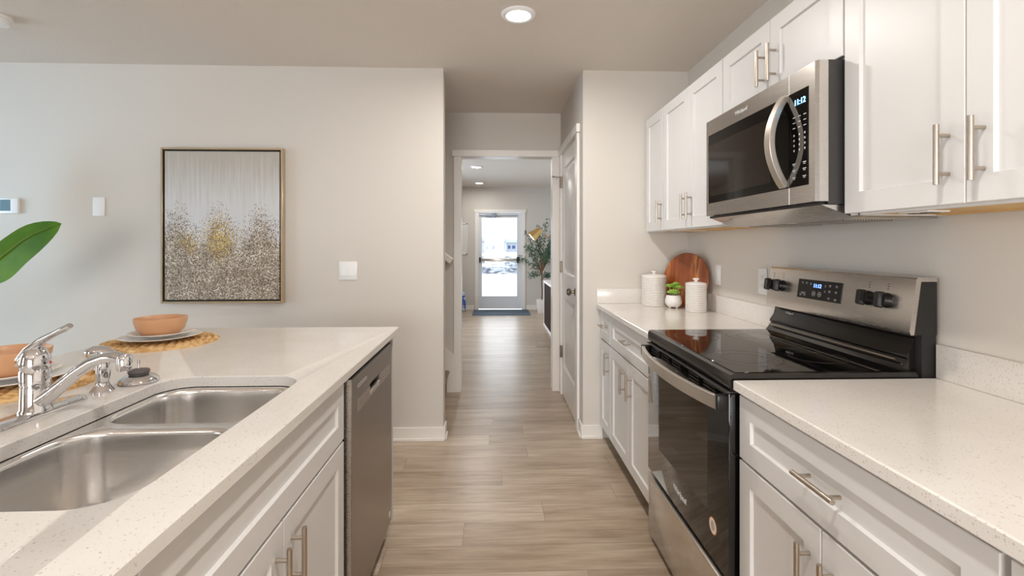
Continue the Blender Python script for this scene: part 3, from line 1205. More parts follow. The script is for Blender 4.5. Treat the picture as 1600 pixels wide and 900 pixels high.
bm = BM(); box(bm, (XW - .021, 2.172, CT1 + .0004), (XW - .001, YB - .001, 1.014), .002); tag(obj('backsplash', bm, 'quartz'), 'low quartz backsplash strip under the wall switch beyond the range', 'backsplash', 'quartz backsplash strips')
bm = BM(); box(bm, (.697, YB - .021, CT1 + .0004), (XW - .0215, YB - .001, 1.014), .002); tag(obj('backsplash', bm, 'quartz'), 'low quartz backsplash strip on the pantry wall behind the larger canister', 'backsplash', 'quartz backsplash strips')

# ------------------------------------------------------------------ sink
t = thing('double_sink', 'stainless steel undermount double bowl sink set into the island', 'sink', (-.765, 1.127, .70))
bm = BM()
ZF = CT0 - .002
B1 = (-.960, .756, -.569, 1.168)      # near bowl
B2 = (-.960, 1.198, -.569, 1.498)     # far bowl
outer = [bm.verts.new((x, y, ZF)) for x, y in rrect(SX0 - .022, SY0 - .022, SX1 + .022, SY1 + .022, .09, 6)]
hole_rings = []
bowls = []
for x0, y0, x1, y1 in (B1, B2):
    rr = .082
    prof = [(0, 0), (.004, .0012), (.008, .005), (.0095, .012)]
    top = [bm.verts.new((x, y, ZF)) for x, y in rrect(x0, y0, x1, y1, rr, 10)]
    hole_rings.append(top)
    prev = top
    depth = .195
    steps = prof[1:] + [(.010, .05), (.013, depth - .04), (.018, depth - .02), (.030, depth - .006), (.048, depth)]
    for ins, dz in steps:
        r2 = max(.02, rr - ins * .5)
        cur = [bm.verts.new((x, y, ZF - dz)) for x, y in rrect(x0 + ins, y0 + ins, x1 - ins, y1 - ins, r2, 10)]
        n = len(cur)
        for i in range(n):
            bm.faces.new((prev[i], prev[(i + 1) % n], cur[(i + 1) % n], cur[i]))
        prev = cur
    bm.faces.new(prev)
es = []
for lp in [outer] + hole_rings:
    for i in range(len(lp)):
        e = bm.edges.get((lp[i], lp[(i + 1) % len(lp)]))
        es.append(e or bm.edges.new((lp[i], lp[(i + 1) % len(lp)])))
bmesh.ops.triangle_fill(bm, use_beauty=True, use_dissolve=False, edges=es)
obj('bowls', bm, 'stainless_sink', t, 50)
for x, y in ((-.765, .962), (-.765, 1.348)):
    bm = BM()
    lathe(bm, [(.055, 0), (.055, .003), (.046, .004), (.040, -.0), (.036, .002), (0, .003)], (x, y, ZF - .195 + .0005), 32)
    obj('drain', bm, 'chrome', t)

# ------------------------------------------------------------------ faucet
FX, FY, FZ = -1.063, 1.178, CT1
t = thing('faucet', 'chrome single lever kitchen faucet on the island beside the sink', 'faucet', (FX, FY, FZ))
bm = BM()
pl = rrect(FX - .030, FY - .128, FX + .030, FY + .128, .0295, 10)
skin(bm, [[(FX + (x - FX) * k, FY + (y - FY) * k2, FZ + z) for x, y in pl] for z, k, k2 in ((0, 1, 1), (.004, 1, 1), (.008, .93, .985), (.010, .80, .95))])
obj('deck_plate', bm, 'chrome', t)
bm = BM()
lathe(bm, [(.031, .0), (.031, .006), (.0285, .010), (.0275, .060), (.0265, .061), (.0265, .064), (.0282, .065), (.0282, .096), (.0270, .098), (.0275, .100), (.0285, .106), (.0285, .116), (.026, .130), (.021, .142), (.012, .150), (0, .152)], (FX, FY, FZ + .008), 40)
obj('body', bm, 'chrome', t)
bm = BM()
d = Vector((.97, -.10, 0)).normalized()
sp = []
rad = []
for k, (l, z) in enumerate(((.020, .036), (.040, .050), (.070, .074), (.105, .102), (.142, .125), (.175, .136), (.200, .138), (.219, .132))):
    sp.append(Vector((FX, FY, FZ)) + d * l + Vector((0, 0, z)))
    rad.append(((.016 - .004 * k / 7), (.0145 - .003 * k / 7)))
sweep(bm, sp, circle(1, 20), [(.0215, .0175), (.019, .016), (.017, .0145), (.0155, .0135), (.0145, .0125), (.014, .012), (.0145, .012), (.0135, .011)])
obj('spout', bm, 'chrome', t)
e = sp[-1]
bm = BM()
lathe(bm, [(0, .014), (.011, .013), (.0155, .006), (.0155, -.020), (.0135, -.024), (0, -.022)], (e.x, e.y, e.z - .002), 28)
obj('aerator', bm, 'chrome', t)
bm = BM()
lv = [(-.026, 0, .112), (-.022, 0, .130), (-.008, 0, .152), (.018, -.002, .174), (.045, -.004, .188), (.070, -.006, .200), (.084, -.007, .208)]
sweep(bm, [(FX + a, FY + b, FZ + c) for a, b, c in lv], circle(1, 18), [(.022, .009), (.024, .012), (.019, .012), (.012, .008), (.0105, .0065), (.012, .007), (.008, .006)])
obj('lever', bm, 'chrome', t)
bm = BM()
lathe(bm, [(.0036, 0), (.0036, .002), (.0025, .0032), (0, .0035)], (FX + .0255, FY + .007, FZ + .120), 16, (.95, .26, .1))
obj('temperature_mark', bm, 'red_dot', t)['label'] = 'small red hot water dot'

t = thing('side_sprayer', 'chrome side sprayer standing on the island next to the faucet', 'sprayer', (-1.05, 1.356, CT1))
bm = BM()
lathe(bm, [(.027, 0), (.027, .004), (.022, .010), (.0175, .018), (.016, .020), (.016, .026), (0, .026)], (-1.05, 1.356, CT1), 32)
obj('base', bm, 'chrome', t)
bm = BM()
lathe(bm, [(.0135, .024), (.0165, .036), (.0185, .055), (.0175, .075), (.0155, .085), (.0165, .088), (.0165, .092), (.012, .097), (0, .097)], (-1.05, 1.356, CT1), 32)
obj('body', bm, 'chrome', t)
bm = BM()
sweep(bm, [(-1.086, 1.350, CT1 + .100), (-1.080, 1.350, CT1 + .104), (-1.066, 1.352, CT1 + .107), (-1.048, 1.354, CT1 + .107), (-1.032, 1.356, CT1 + .103), (-1.020, 1.357, CT1 + .096)], circle(1, 20), [(.008, .007), (.016, .014), (.0205, .018), (.020, .0175), (.016, .014), (.012, .011)])
obj('nozzle', bm, 'chrome', t)

t = thing('sink_stopper', 'chrome and rubber sink stopper lying on the island beside the sprayer', 'sink stopper', (-1.019, 1.448, CT1))
bm = BM()
lathe(bm, [(.047, 0), (.050, .004), (.047, .012), (.036, .020), (.030, .022), (0, .022)], (-1.019, 1.448, CT1), 40)
obj('basket', bm, 'chrome', t)
bm = BM()
lathe(bm, [(.023, .022), (.027, .031), (.025, .036), (.015, .037), (0, .037)], (-1.019, 1.448, CT1), 32)
obj('seal', bm, 'rubber', t)
bm = BM()
lathe(bm, [(.003, .037), (.003, .056), (.0042, .057), (.0042, .063), (0, .064)], (-1.019, 1.448, CT1), 14)
obj('pin', bm, 'chrome', t)

# ------------------------------------------------------------------ place settings


def placemat(bm, cx, cy_, z, r):
    rings, seg = 8, 360
    sub = 6
    rows = []
    for k in range(rings * sub + 1):
        rr = max(.004, r * k / (rings * sub))
        ph = (k % sub) / sub
        ring_i = min(k // sub, rings - 1)
        cnt = max(6, int(2 * PI * (ring_i + .7) * r / rings / .030))
        row = []
        for i in range(seg):
            a = 2 * PI * i / seg
            prof = math.sin(PI * ph) ** .6 if 0 < ph < 1 else 0
            sgn = 1 if ph < .5 else -1
            braid = .5 + .5 * math.sin(cnt * a + sgn * (ph - .5) * 5.0)
            h = .001 + prof * (.0060 + .0062 * braid)
            wob = 1 + (.012 * math.sin(cnt * a) if k == rings * sub else 0)
            row.append((cx + rr * wob * math.cos(a), cy_ + rr * wob * math.sin(a), z + h))
        rows.append(row)
    vr = skin(bm, rows, True, False)
    low = [bm.verts.new((v.co.x, v.co.y, z)) for v in vr[-1]]
    for i in range(seg):
        bm.faces.new((vr[-1][i], vr[-1][(i + 1) % seg], low[(i + 1) % seg], low[i]))
    bm.faces.new(low)


def place_setting(cx, cy_, where):
    bm = BM(); placemat(bm, cx, cy_, CT1, .203)
    tag(obj('placemat', bm, 'seagrass', smooth=80), 'round woven seagrass placemat on the island ' + where, 'placemat', 'woven placemats on the island')
    z = CT1 + .0134
    for r, dz, nm, lab in ((.141, .003, 'dinner_plate', 'large white dinner plate under the smaller plate '), (.112, .0165, 'side_plate', 'smaller white plate under the terracotta bowl ')):
        bm = BM()
        lathe(bm, [(0, .0), (r * .58, 0), (r * .62, .003), (r * .97, .0125), (r, .0145), (r * .985, .016), (r * .66, .0075), (r * .6, .005), (0, .005)], (cx, cy_, z + dz), 64)
        tag(obj(nm, bm, 'white_ceramic'), lab + where, 'plate', 'white plates on the placemats')
    bm = BM()
    zb = z + .0165 + .0055
    lathe(bm, [(0, 0), (.060, 0), (.066, .003), (.082, .024), (.090, .050), (.0925, .066), (.0905, .0675), (.088, .065), (.085, .050), (.077, .026), (.060, .009), (0, .007)], (cx, cy_, zb), 64)
    tag(obj('bowl', bm, 'terracotta'), 'terracotta bowl on two white plates ' + where, 'bowl', 'terracotta bowls on the island')


place_setting(-1.345, 2.035, 'at the far end of the island')
place_setting(-1.350, 1.415, 'behind the faucet')

# ------------------------------------------------------------------ dishwasher
WY0, WY1 = 1.598, 2.205
XD = -.456
t = thing('dishwasher', 'dark stainless dishwasher built into the end of the island', 'dishwasher', (-.78, 1.9, 0))
bm = BM(); box(bm, (-.482, WY0 + .004, .09), (-1.07, WY1 - .004, .872)); obj('body', bm, 'black_matte', t)
bm = BM()
PY0, PY1, PZ0, PZ1 = 1.826, 1.978, .752, .795       # pocket grip
x0, x1 = XD - .024, XD
for lo, hi in (((x0, WY0, .085), (x1, WY1, PZ0)), ((x0, WY0, PZ1), (x1, WY1, .873)), ((x0, WY0, PZ0), (x1, PY0, PZ1)), ((x0, PY1, PZ0), (x1, WY1, PZ1))):
    box(bm, lo, hi)
dr = obj('door', bm, 'dishwasher_steel', t)
bm = BM()
box(bm, (x0, WY0 - .0035, .085), (x1 - .002, WY0 - .0005, .873), .001, 1)
obj('door_edge', bm, 'dishwasher_strip', dr)
for a, b in ((1.662, PY0), (PY1, 2.168)):
    bm = BM(); box(bm, (XD + .0002, a, .746), (XD + .0012, b, .790)); obj('strip', bm, 'dishwasher_strip', dr)
bm = BM(); box(bm, (x0 - .002, PY0, PZ0), (x0 + .003, PY1, PZ1)); obj('pocket', bm, 'black_plastic', dr)
bm = BM()
box(bm, (XD - .012, PY0 + .002, PZ0 - .002), (XD + .003, PY1 - .002, PZ0 + .020), .004)
obj('grip', bm, 'stainless_y', dr)
bm = BM()
for lo, hi in (((1.664, .8285), (1.776, .830)), ((1.664, .837), (1.776, .8385)), ((1.664, .8285), (1.6655, .8385)), ((1.7745, .8285), (1.776, .8385))):
    box(bm, (XD + .0002, lo[0], lo[1]), (XD + .0009, hi[0], hi[1]))
obj('status_light', bm, 'mark_white', dr)
bm = BM(); box(bm, (x0 + .001, WY0 + .002, .8735), (x1 - .004, WY1 - .002, .8765)); obj('control_strip', bm, 'black_plastic', t)
bm = BM(); box(bm, (-.53, WY0 + .003, 0), (-.545, WY1 - .003, .09)); obj('toe_kick', bm, 'black_matte', t)
bm = BM(); lathe(bm, [(.014, 0), (.014, .001), (0, .001)], (XD, WY1 - .035, .125), 20, (1, 0, 0)); obj('badge', bm, 'sticker_paper', dr)

# ------------------------------------------------------------------ range
RY0, RY1 = 1.408, 2.166
t = thing('range', 'freestanding stainless and black electric range between the quartz countertops', 'range', (1.0, 1.787, 0))
bm = BM()
box(bm, (.722, RY0, .03), (1.30, RY1, .905))
box(bm, (1.272, RY0, .905), (1.316, RY1, 1.04))
for x in (.78, 1.24):
    for y in (RY0 + .06, RY1 - .06):
        cyl(bm, (x, y, 0), (x, y, .032), .018, n=14)
obj('body', bm, 'black_matte', t)
# cooktop: black frame with rounded front lip, glass top
bm = BM()
lip = [(.722, .880), (.698, .880), (.691, .888), (.690, .915), (.694, .926), (.702, .930), (1.255, .930), (1.262, .922), (1.262, .905), (.722, .905)]
prism(bm, lip, 'y', RY0 + .001, RY1 - .001, .0)
ct = obj('cooktop', bm, 'black_enamel', t)
bm = BM(); box(bm, (.712, RY0 + .012, .9302), (1.225, RY1 - .012, .9322), .001, 1); gl = obj('glass_top', bm, 'black_glass', t)
for x, y, r in ((.835, 1.60, .115), (.835, 1.985, .085), (1.085, 1.60, .085), (1.085, 1.985, .115), (1.09, 1.79, .055)):
    for k in ((r, ), (r * .62, )) if r > .1 else ((r, ),):
        bm = BM()
        lathe(bm, [(k[0] - .0012, 0), (k[0] - .0012, .0003), (k[0] + .0012, .0003), (k[0] + .0012, 0)], (x, y, .9322), 72)
        obj('burner_ring', bm, 'burner_ring', gl)
# riser at the back of the cooktop
bm = BM()
prism(bm, [(1.226, .9305), (1.236, .942), (1.250, .962), (1.244, .970), (1.246, .978), (1.262, 1.000), (1.268, 1.024), (1.271, 1.030), (1.271, .9305)], 'y', RY0 + .022, RY1 - .004)
obj('riser', bm, 'black_enamel', t)
bm = BM()
tube(bm, [(1.232, RY0 + .05, .958), (1.232, RY1 - .02, .958)], .003, 8)
obj('riser_trim', bm, 'nickel', t)
# control panel
face = [(1.236, 1.040), (1.258, 1.211)]
bm = BM()
prism(bm, [(1.236, 1.040), (1.232, 1.052), (1.2535, 1.205), (1.258, 1.211), (1.318, 1.211), (1.318, 1.199), (1.268, 1.199), (1.248, 1.052), (1.246, 1.040)], 'y', RY0 - .003, RY1 + .003)
cp = obj('control_panel', bm, 'stainless_y', t)
bm = BM()
prism(bm, [(1.249, 1.040), (1.249, 1.053), (1.2685, 1.198), (1.317, 1.198), (1.317, 1.040)], 'y', RY0 - .002, RY1 + .002)
obj('panel_end', bm, 'black_matte', cp)
pn = Vector((-(1.205 - 1.052), 0, (1.2535 - 1.232))).normalized()      # outward normal of the sloped face
pu = Vector((1.2535 - 1.232, 0, 1.205 - 1.052)).normalized()           # up along the face


def on_panel(y, z, off=0.0):
    f = (z - 1.052) / (1.205 - 1.052)
    return Vector((1.232 + f * (1.2535 - 1.232), y, z)) + pn * off


for y in (1.503, 1.580, 2.062, 2.132):
    c = on_panel(y, 1.133)
    bm = BM()
    lathe(bm, [(.0245, 0), (.0245, .004), (.0225, .009), (.0215, .020), (.020, .0235), (0, .024)], c, 36, pn)
    k = obj('knob', bm, 'black_plastic', cp)
    bm = BM()
    sec = rrect(-.009, -.024, .009, .024, .005, 4)
    r_, u_ = Vector((0, 1, 0)), pu
    skin(bm, [[c + r_ * (a * q) + u_ * (b * q) + pn * h for a, b in sec] for h, q in ((.018, 1.08), (.034, 1.04), (.037, .94))])
    obj('grip', bm, 'black_plastic', k)
    bm = BM()
    for dz in (.036, .044, .052):
        p = on_panel(y, 1.133 + dz, .0003)
        skin(bm, [[p + r_ * a + u_ * b + pn * h for a, b in ((-.003, -.0012), (.003, -.0012), (.003, .0012), (-.003, .0012))] for h in (0, .0004)])
    obj('dial_lettering', bm, 'panel_ink', k)
    bm = BM()
    for an in range(-120, 121, 30):
        q = c + pn * .0003 + r_ * (.031 * math.sin(R(an))) - u_ * (.031 * math.cos(R(an)))
        skin(bm, [[q + r_ * a + u_ * b + pn * h for a, b in ((-.001, -.001), (.001, -.001), (.001, .001), (-.001, .001))] for h in (0, .0004)])
    obj('dial_scale', bm, 'panel_ink', k)
# display
bm = BM()
c0, c1 = 1.703, 1.952
skin(bm, [[on_panel(y, z, h) for y, z in ((c0, 1.098), (c1, 1.098), (c1, 1.172), (c0, 1.172))] for h in (0, .002)])
ds = obj('display', bm, 'black_plastic', cp)
lettering('clock_digits', '11:12', .021, 'clock_blue', ds, on_panel(1.835, 1.150, .0026), (0, -1, 0), pu)
bm = BM()
for y, z, w_ in ((1.925, 1.160, .010), (1.900, 1.160, .010), (1.875, 1.158, .010), (1.930, 1.112, .014), (1.905, 1.112, .010), (1.790, 1.155, .006), (1.790, 1.135, .006), (1.765, 1.158, .012), (1.730, 1.158, .012), (1.765, 1.137, .012), (1.730, 1.137, .012), (1.765, 1.112, .012), (1.730, 1.110, .014), (1.915, 1.120, .03)):
    for j in (0, -.0045):
        p = on_panel(y, z + j, .0021)
        ww = w_ / 2 * (1 if j == 0 else .7)
        skin(bm, [[p + Vector((0, a, 0)) + pu * b + pn * h for a, b in ((-ww, -.0009), (ww, -.0009), (ww, .0009), (-ww, .0009))] for h in (0, .0004)])
for y in (1.852, 1.818):
    lathe(bm, [(.0095, 0), (.0095, .0005), (.0082, .0005), (.0082, 0)], on_panel(y, 1.120, .0021), 24, pn)
    lathe(bm, [(.003, 0), (.003, .0005), (0, .0005)], on_panel(y, 1.120, .0021), 12, pn)
obj('keys', bm, 'mark_white', ds)
lettering('brand_lettering', 'Whirlpool', .013, 'mark_white', t, (1.2655, 2.05, 1.0165), (0, -1, 0), (.2, 0, 1))
# oven door
OD = .690
bm = BM(); box(bm, (OD, RY0 + .003, .318), (.7215, RY1 - .003, .872), .003); od = obj('oven_door', bm, 'black_glass', t)
bm = BM(); box(bm, (OD - .0004, 1.552, .455), (OD + .002, 2.02, .795), .001, 1); obj('oven_window', bm, 'oven_window', od)
for y0 in (1.50, 1.62, 1.78, 1.90, 2.03):
    bm = BM()
    for z in (.838, .849, .860):
        box(bm, (OD - .0006, y0, z), (OD + .001, y0 + .085, z + .005))
    obj('vent_slots', bm, 'black_matte', od)
bm = BM(); box(bm, (OD - .006, RY0 + .004, .872), (.7215, RY1 - .004, .877), .001, 1); obj('top_trim', bm, 'dark_grey_steel', od)
hp = []
for i in range(17):
    f = i / 16
    hp.append((.664 - .042 * math.sin(PI * f) ** .8, RY0 + .02 + (RY1 - RY0 - .04) * f, .842))
bm = BM(); sweep(bm, hp, rrect(-.007, -.021, .007, .021, .0018, 1)); hd = obj('handle', bm, 'handle_steel', od)
for a in (RY0 + .004, RY1 - .030):
    bm = BM(); box(bm, (.657, a, .818), (OD + .001, a + .026, .866), .004); obj('handle_bracket', bm, 'black_plastic', od)
lettering('brand_lettering', 'Whirlpool', .030, 'mark_white', od, (OD - .0008, 1.790, .385), (0, -1, 0), (0, 0, 1))
bm = BM(); lathe(bm, [(.026, 0), (.026, .0006), (.0235, .0006), (.0235, 0)], (OD - .0002, 1.515, .425), 32, (-1, 0, 0)); obj('sticker_rim', bm, 'sticker_orange', od)
bm = BM(); lathe(bm, [(.0235, 0), (.0235, .0006), (0, .0006)], (OD - .0002, 1.515, .425), 32, (-1, 0, 0)); st = obj('sticker', bm, 'sticker_paper', od)
bm = BM()
for i, w_ in enumerate((.016, .024, .028, .026, .018)):
    z = .425 + .012 - i * .006
    box(bm, (OD - .0012, 1.515 - w_ / 2, z), (OD - .0007, 1.515 + w_ / 2, z + .0022))
obj('sticker_print', bm, 'ink', st)
# storage drawer
bm = BM(); box(bm, (OD + .002, RY0 + .004, .035), (.7215, RY1 - .004, .286), .003); wd = obj('drawer', bm, 'stainless_y', t)
bm = BM(); box(bm, (OD - .004, RY0 + .004, .287), (.7215, RY1 - .004, .297), .003); obj('drawer_lip', bm, 'handle_steel', wd)

# ------------------------------------------------------------------ microwave
MY0, MY1, MZ0, MZ1 = 1.410, 2.162, 1.430, 1.858
MX = .955
t = thing('microwave', 'stainless over the range microwave below the short wall cabinet', 'microwave', (1.14, 1.786, 1.39))
bm = BM()
box(bm, (.990, MY0 + .003, MZ0), (XW - .001, MY1 - .003, MZ1))
bd = obj('body', bm, 'dark_grey_steel', t)
bm = BM()
prism(bm, [(.972, MZ0 - .002), (1.075, 1.388), (XW - .002, 1.388), (XW - .002, MZ0 - .002)], 'y', MY0 + .006, MY1 - .006)
ub = obj('base_pan', bm, 'stainless_y', t)
for a in (1.50, 1.83):
    bm = BM(); box(bm, (1.10, a, 1.3855), (1.26, a + .24, 1.3885)); obj('filter', bm, 'filter_mesh', ub)
bm = BM(); box(bm, (.966, MY0 + .01, MZ0 - .003), (.985, MY1 - .01, MZ0 + .006)); obj('vent_slot', bm, 'black_plastic', t)
DY = 1.547
# door: stainless frame with window
bm = BM()
WZ0, WZ1 = 1.492, 1.792
WYA = 2.146
for lo, hi in (((MX, DY + .0015, WZ1), (.989, MY1, MZ1 - .002)), ((MX, DY + .0015, MZ0 + .008), (.989, MY1, WZ0)), ((MX, WYA, WZ0), (.989, MY1, WZ1))):
    box(bm, lo, hi, .0)
md = obj('door', bm, 'stainless_y', t)
bm = BM(); box(bm, (MX + .001, DY + .0015, WZ0), (.980, WYA, WZ1)); mwn = obj('door_glass', bm, 'black_glass', md)
bm = BM(); box(bm, (MX + .0002, 1.655, WZ0 + .032), (MX + .003, WYA - .012, WZ1 - .045), .0005, 1); obj('window', bm, 'micro_window', mwn)
lettering('brand_lettering', 'Whirlpool', .022, 'mark_white', md, (MX - .0006, 1.855, 1.826), (0, -1, 0), (0, 0, 1))
hp = []
for i in range(21):
    f = i / 20
    hp.append((MX + .002 - .050 * math.sin(PI * f) ** .85, DY + .030, 1.500 + .292 * f))
bm = BM(); sweep(bm, hp, rrect(-.017, -.0095, .017, .0095, .0015, 1), None, Vector((0, 1, 0)).cross(Vector((0, 0, 1))))
obj('handle', bm, 'handle_steel', md)
bm = BM(); box(bm, (MX - .0008, DY - .0012, MZ0 + .008), (.980, DY + .0012, WZ0 - .001)); box(bm, (MX - .0008, DY - .0012, WZ1 + .001), (.980, DY + .0012, MZ1 - .002)); obj('split_highlight', bm, 'white_enamel', md)  # white strips painted as the bright reflection along the door split
# control side
bm = BM()
CY0 = 1.448
for lo, hi in (((MX, MY0 + .010, WZ1), (.989, DY - .0015, MZ1 - .002)), ((MX, MY0 + .010, MZ0 + .008), (.989, DY - .0015, WZ0)), ((MX, MY0 + .010, WZ0), (.989, CY0, WZ1))):
    box(bm, lo, hi)
prism(bm, [(MX, MY0 + .010), (.962, MY0), (.989, MY0), (.989, MY0 + .010)], 'z', MZ0 + .008, MZ1 - .002)
mp_ = obj('control_panel', bm, 'stainless_y', t)
bm = BM(); box(bm, (MX + .0005, CY0, WZ0), (.985, DY - .0015, WZ1), .0); kp = obj('keypad', bm, 'black_glass', mp_)
lettering('clock_digits', '11:12', .026, 'clock_cyan', kp, (MX - .0006, 1.492, 1.756), (0, -1, 0), (0, 0, 1))
bm = BM()
for r_i in range(4):
    for c_i in range(3):
        y = 1.522 - c_i * .027
        z = 1.655 - r_i * .016
        box(bm, (MX - .0002, y - .0022, z - .003), (MX + .001, y + .0022, z + .003))
for r_i in range(3):
    for c_i in range(3):
        y = 1.522 - c_i * .027
        z = 1.712 - r_i * .017
        box(bm, (MX - .0002, y - .006, z - .0012), (MX + .001, y + .006, z + .0012))
for z in (1.565, 1.545, 1.522):
    for y in (1.522, 1.470):
        box(bm, (MX - .0002, y - .008, z - .0012), (MX + .001, y + .008, z + .0012)); box(bm, (MX - .0002, y - .005, z - .006), (MX + .001, y + .005, z - .004))
obj('key_marks', bm, 'mark_white', kp)

# ------------------------------------------------------------------ things on the far counter


def canister(cx, cy_, r, h, label):
    t = thing('canister', label, 'canister', (cx, cy_, CT1), 'ribbed stoneware canisters')
    bm = BM()
    prof = [(0, 0), (r * .97, 0), (r * .985, .003)]
    z = .0035
    while z < h - .004:
        prof += [(r * .985, z), (r, z + .0035), (r, z + .0075), (r * .985, z + .0103)]
        z += .0105
    prof += [(r * .985, h), (r * .93, h), (r * .92, h - .01), (0, h - .012)]
    lathe(bm, prof, (cx, cy_, CT1), 56)
    obj('jar', bm, 'striped_stoneware', t)
    bm = BM()
    lathe(bm, [(0, h + .0005), (r * 1.0, h + .0005), (r * 1.02, h + .003), (r * 1.01, h + .008), (r * .92, h + .012), (r * .5, h + .017), (.012, h + .019), (.009, h + .022), (.009, h + .026), (.017, h + .030), (.019, h + .035), (.016, h + .039), (0, h + .040)], (cx, cy_, CT1), 56)
    obj('lid', bm, 'white_ceramic', t)


canister(1.050, 3.165, .079, .188, 'larger ribbed white canister standing in front of the pantry wall')
canister(1.202, 2.865, .060, .160, 'smaller ribbed white canister in front of the round wooden board')

# round board leaning against the range wall
t = thing('cutting_board', 'round dark wood cutting board leaning in the counter corner', 'cutting board', (1.23, 3.09, CT1))
bm = BM()
r, th_ = .172, .018
lathe(bm, [(0, 0), (r - .004, 0), (r, .004), (r, th_ - .004), (r - .004, th_), (0, th_)], t.location, 72, (0, -1, 0))
o = obj('board', bm, 'acacia', t)
tilt = 8.0
o.rotation_euler = (R(-tilt), 0, R(-60))
o.location = Vector((1.227, 3.071, CT1 + r * math.cos(R(tilt)) + .003)) - t.location

# succulent
px_, py_ = 1.128, 3.030
t = thing('succulent', 'small green succulent in a white footed pot between the canisters', 'potted plant', (px_, py_, CT1))
bm = BM()
lathe(bm, [(0, .010), (.030, .010), (.042, .016), (.051, .032), (.051, .048), (.046, .070), (.041, .082), (.038, .082), (.042, .068), (.044, .060), (0, .060)], (px_, py_, CT1), 44)
pt = obj('pot', bm, 'white_ceramic', t)
for k in range(4):
    a = R(25 + 90 * k)
    bm = BM()
    cyl(bm, (px_ + .026 * math.cos(a), py_ + .026 * math.sin(a), CT1), (px_ + .033 * math.cos(a), py_ + .033 * math.sin(a), CT1 + .018), .005, .010, 14)
    obj('foot', bm, 'pot_tan', pt)
bm = BM(); lathe(bm, [(.043, .064), (.02, .068), (0, .069)], (px_, py_, CT1), 24); obj('soil', bm, 'soil', t)
bm = BM()
random.seed(5)
for cx, cy_, cz, sc_, n in ((px_ - .006, py_ - .014, .092, .040, 30), (px_ - .024, py_ + .006, .132, .028, 22), (px_ + .034, py_ + .004, .122, .032, 22), (px_ + .022, py_ + .016, .146, .024, 18), (px_ + .004, py_ + .012, .140, .022, 16)):
    tube(bm, [(px_ + (cx - px_) * .3, py_ + (cy_ - py_) * .3, CT1 + .066), (cx, cy_, CT1 + cz)], .0022, 6)
    for i in range(n):
        a = i * 2.4
        el = .15 + 1.15 * i / n
        d = Vector((math.cos(a) * math.cos(el), math.sin(a) * math.cos(el), math.sin(el)))
        ln = sc_ * (1.1 - .45 * i / n)
        p = Vector((cx, cy_, CT1 + cz))
        s, u = frame_at(d)
        rings = [[p + d * (ln * f) + s * (w_ * math.cos(2 * PI * j / 8)) * sc_ + u * (w_ * .45 * math.sin(2 * PI * j / 8)) * sc_ for j in range(8)] for f, w_ in ((.05, .10), (.35, .20), (.7, .26), (.92, .14), (1.05, .02))]
        skin(bm, rings)
obj('leaves', bm, 'succulent_leaf', t)


# ------------------------------------------------------------------ wall plates
def plate_x(name, label, cat, y, z, w_, h, kind):
    t = thing(name, label, cat, (XW, y, z))
    bm = BM(); box(bm, (XW - .006, y - w_ / 2, z - h / 2), (XW - .0005, y + w_ / 2, z + h / 2), .002); obj('cover_plate', bm, 'white_plastic', t)
    if kind == 'rocker':
        bm = BM(); box(bm, (XW - .009, y - .016, z - .033), (XW - .0055, y + .016, z + .033), .0015); obj('rocker', bm, 'white_plastic', t)
    else:
        for dz in (.02, -.02):
            bm = BM(); box(bm, (XW - .008, y - .016, z + dz - .0145), (XW - .0055, y + .016, z + dz + .0145), .003); s_ = obj('socket', bm, 'white_plastic', t)
            bm = BM()
            for dy in (-.006, .006):
                box(bm, (XW - .0083, y + dy - .001, z + dz - .002), (XW - .0075, y + dy + .001, z + dz + .006))
            cyl(bm, (XW - .0083, y, z + dz - .007), (XW - .0075, y, z + dz - .007), .002, n=10)
            obj('slots', bm, 'black_matte', s_)


plate_x('light_switch', 'white rocker switch on the range wall beyond the smaller canister', 'switch', 2.85, 1.133, .072, .118, 'rocker')
plate_x('power_outlet', 'white power outlet on the range wall beside the range control panel', 'outlet', 2.365, 1.130, .078, .128, 'outlet')


def plate_y(name, label, cat, x0, x1, z0, z1, depth=.007):
    t = thing(name, label, cat, ((x0 + x1) / 2, YB, z0))
    bm = BM(); box(bm, (x0, YB - depth, z0), (x1, YB - .0005, z1), .002); obj('cover_plate', bm, 'white_plastic', t)
    return t


plate_y('blank_plate', 'white blank wall plate between the thermostat and the painting', 'wall plate', -2.612, -2.535, 1.498, 1.621)
t = plate_y('light_switch', 'white double rocker switch plate on the wall beside the painting', 'switch', -1.026, -.906, 1.078, 1.200)
for xa in (-1.009, -.963):
    bm = BM()
    prism(bm, [(YB - .0065, 1.106), (YB - .0125, 1.107), (YB - .0075, 1.172), (YB - .0065, 1.173)], 'x', xa, xa + .040)
    obj('rocker', bm, 'white_plastic', t)
t = thing('thermostat', 'white wall thermostat with a dark screen above the big green leaf', 'thermostat', (-3.125, YB, 1.513))
bm = BM(); box(bm, (-3.186, YB - .024, 1.513), (-3.066, YB - .0005, 1.612), .005); obj('case', bm, 'white_plastic', t)
bm = BM(); box(bm, (-3.176, YB - .0255, 1.530), (-3.112, YB - .0235, 1.602), .001, 1); obj('screen', bm, 'screen_green', t)

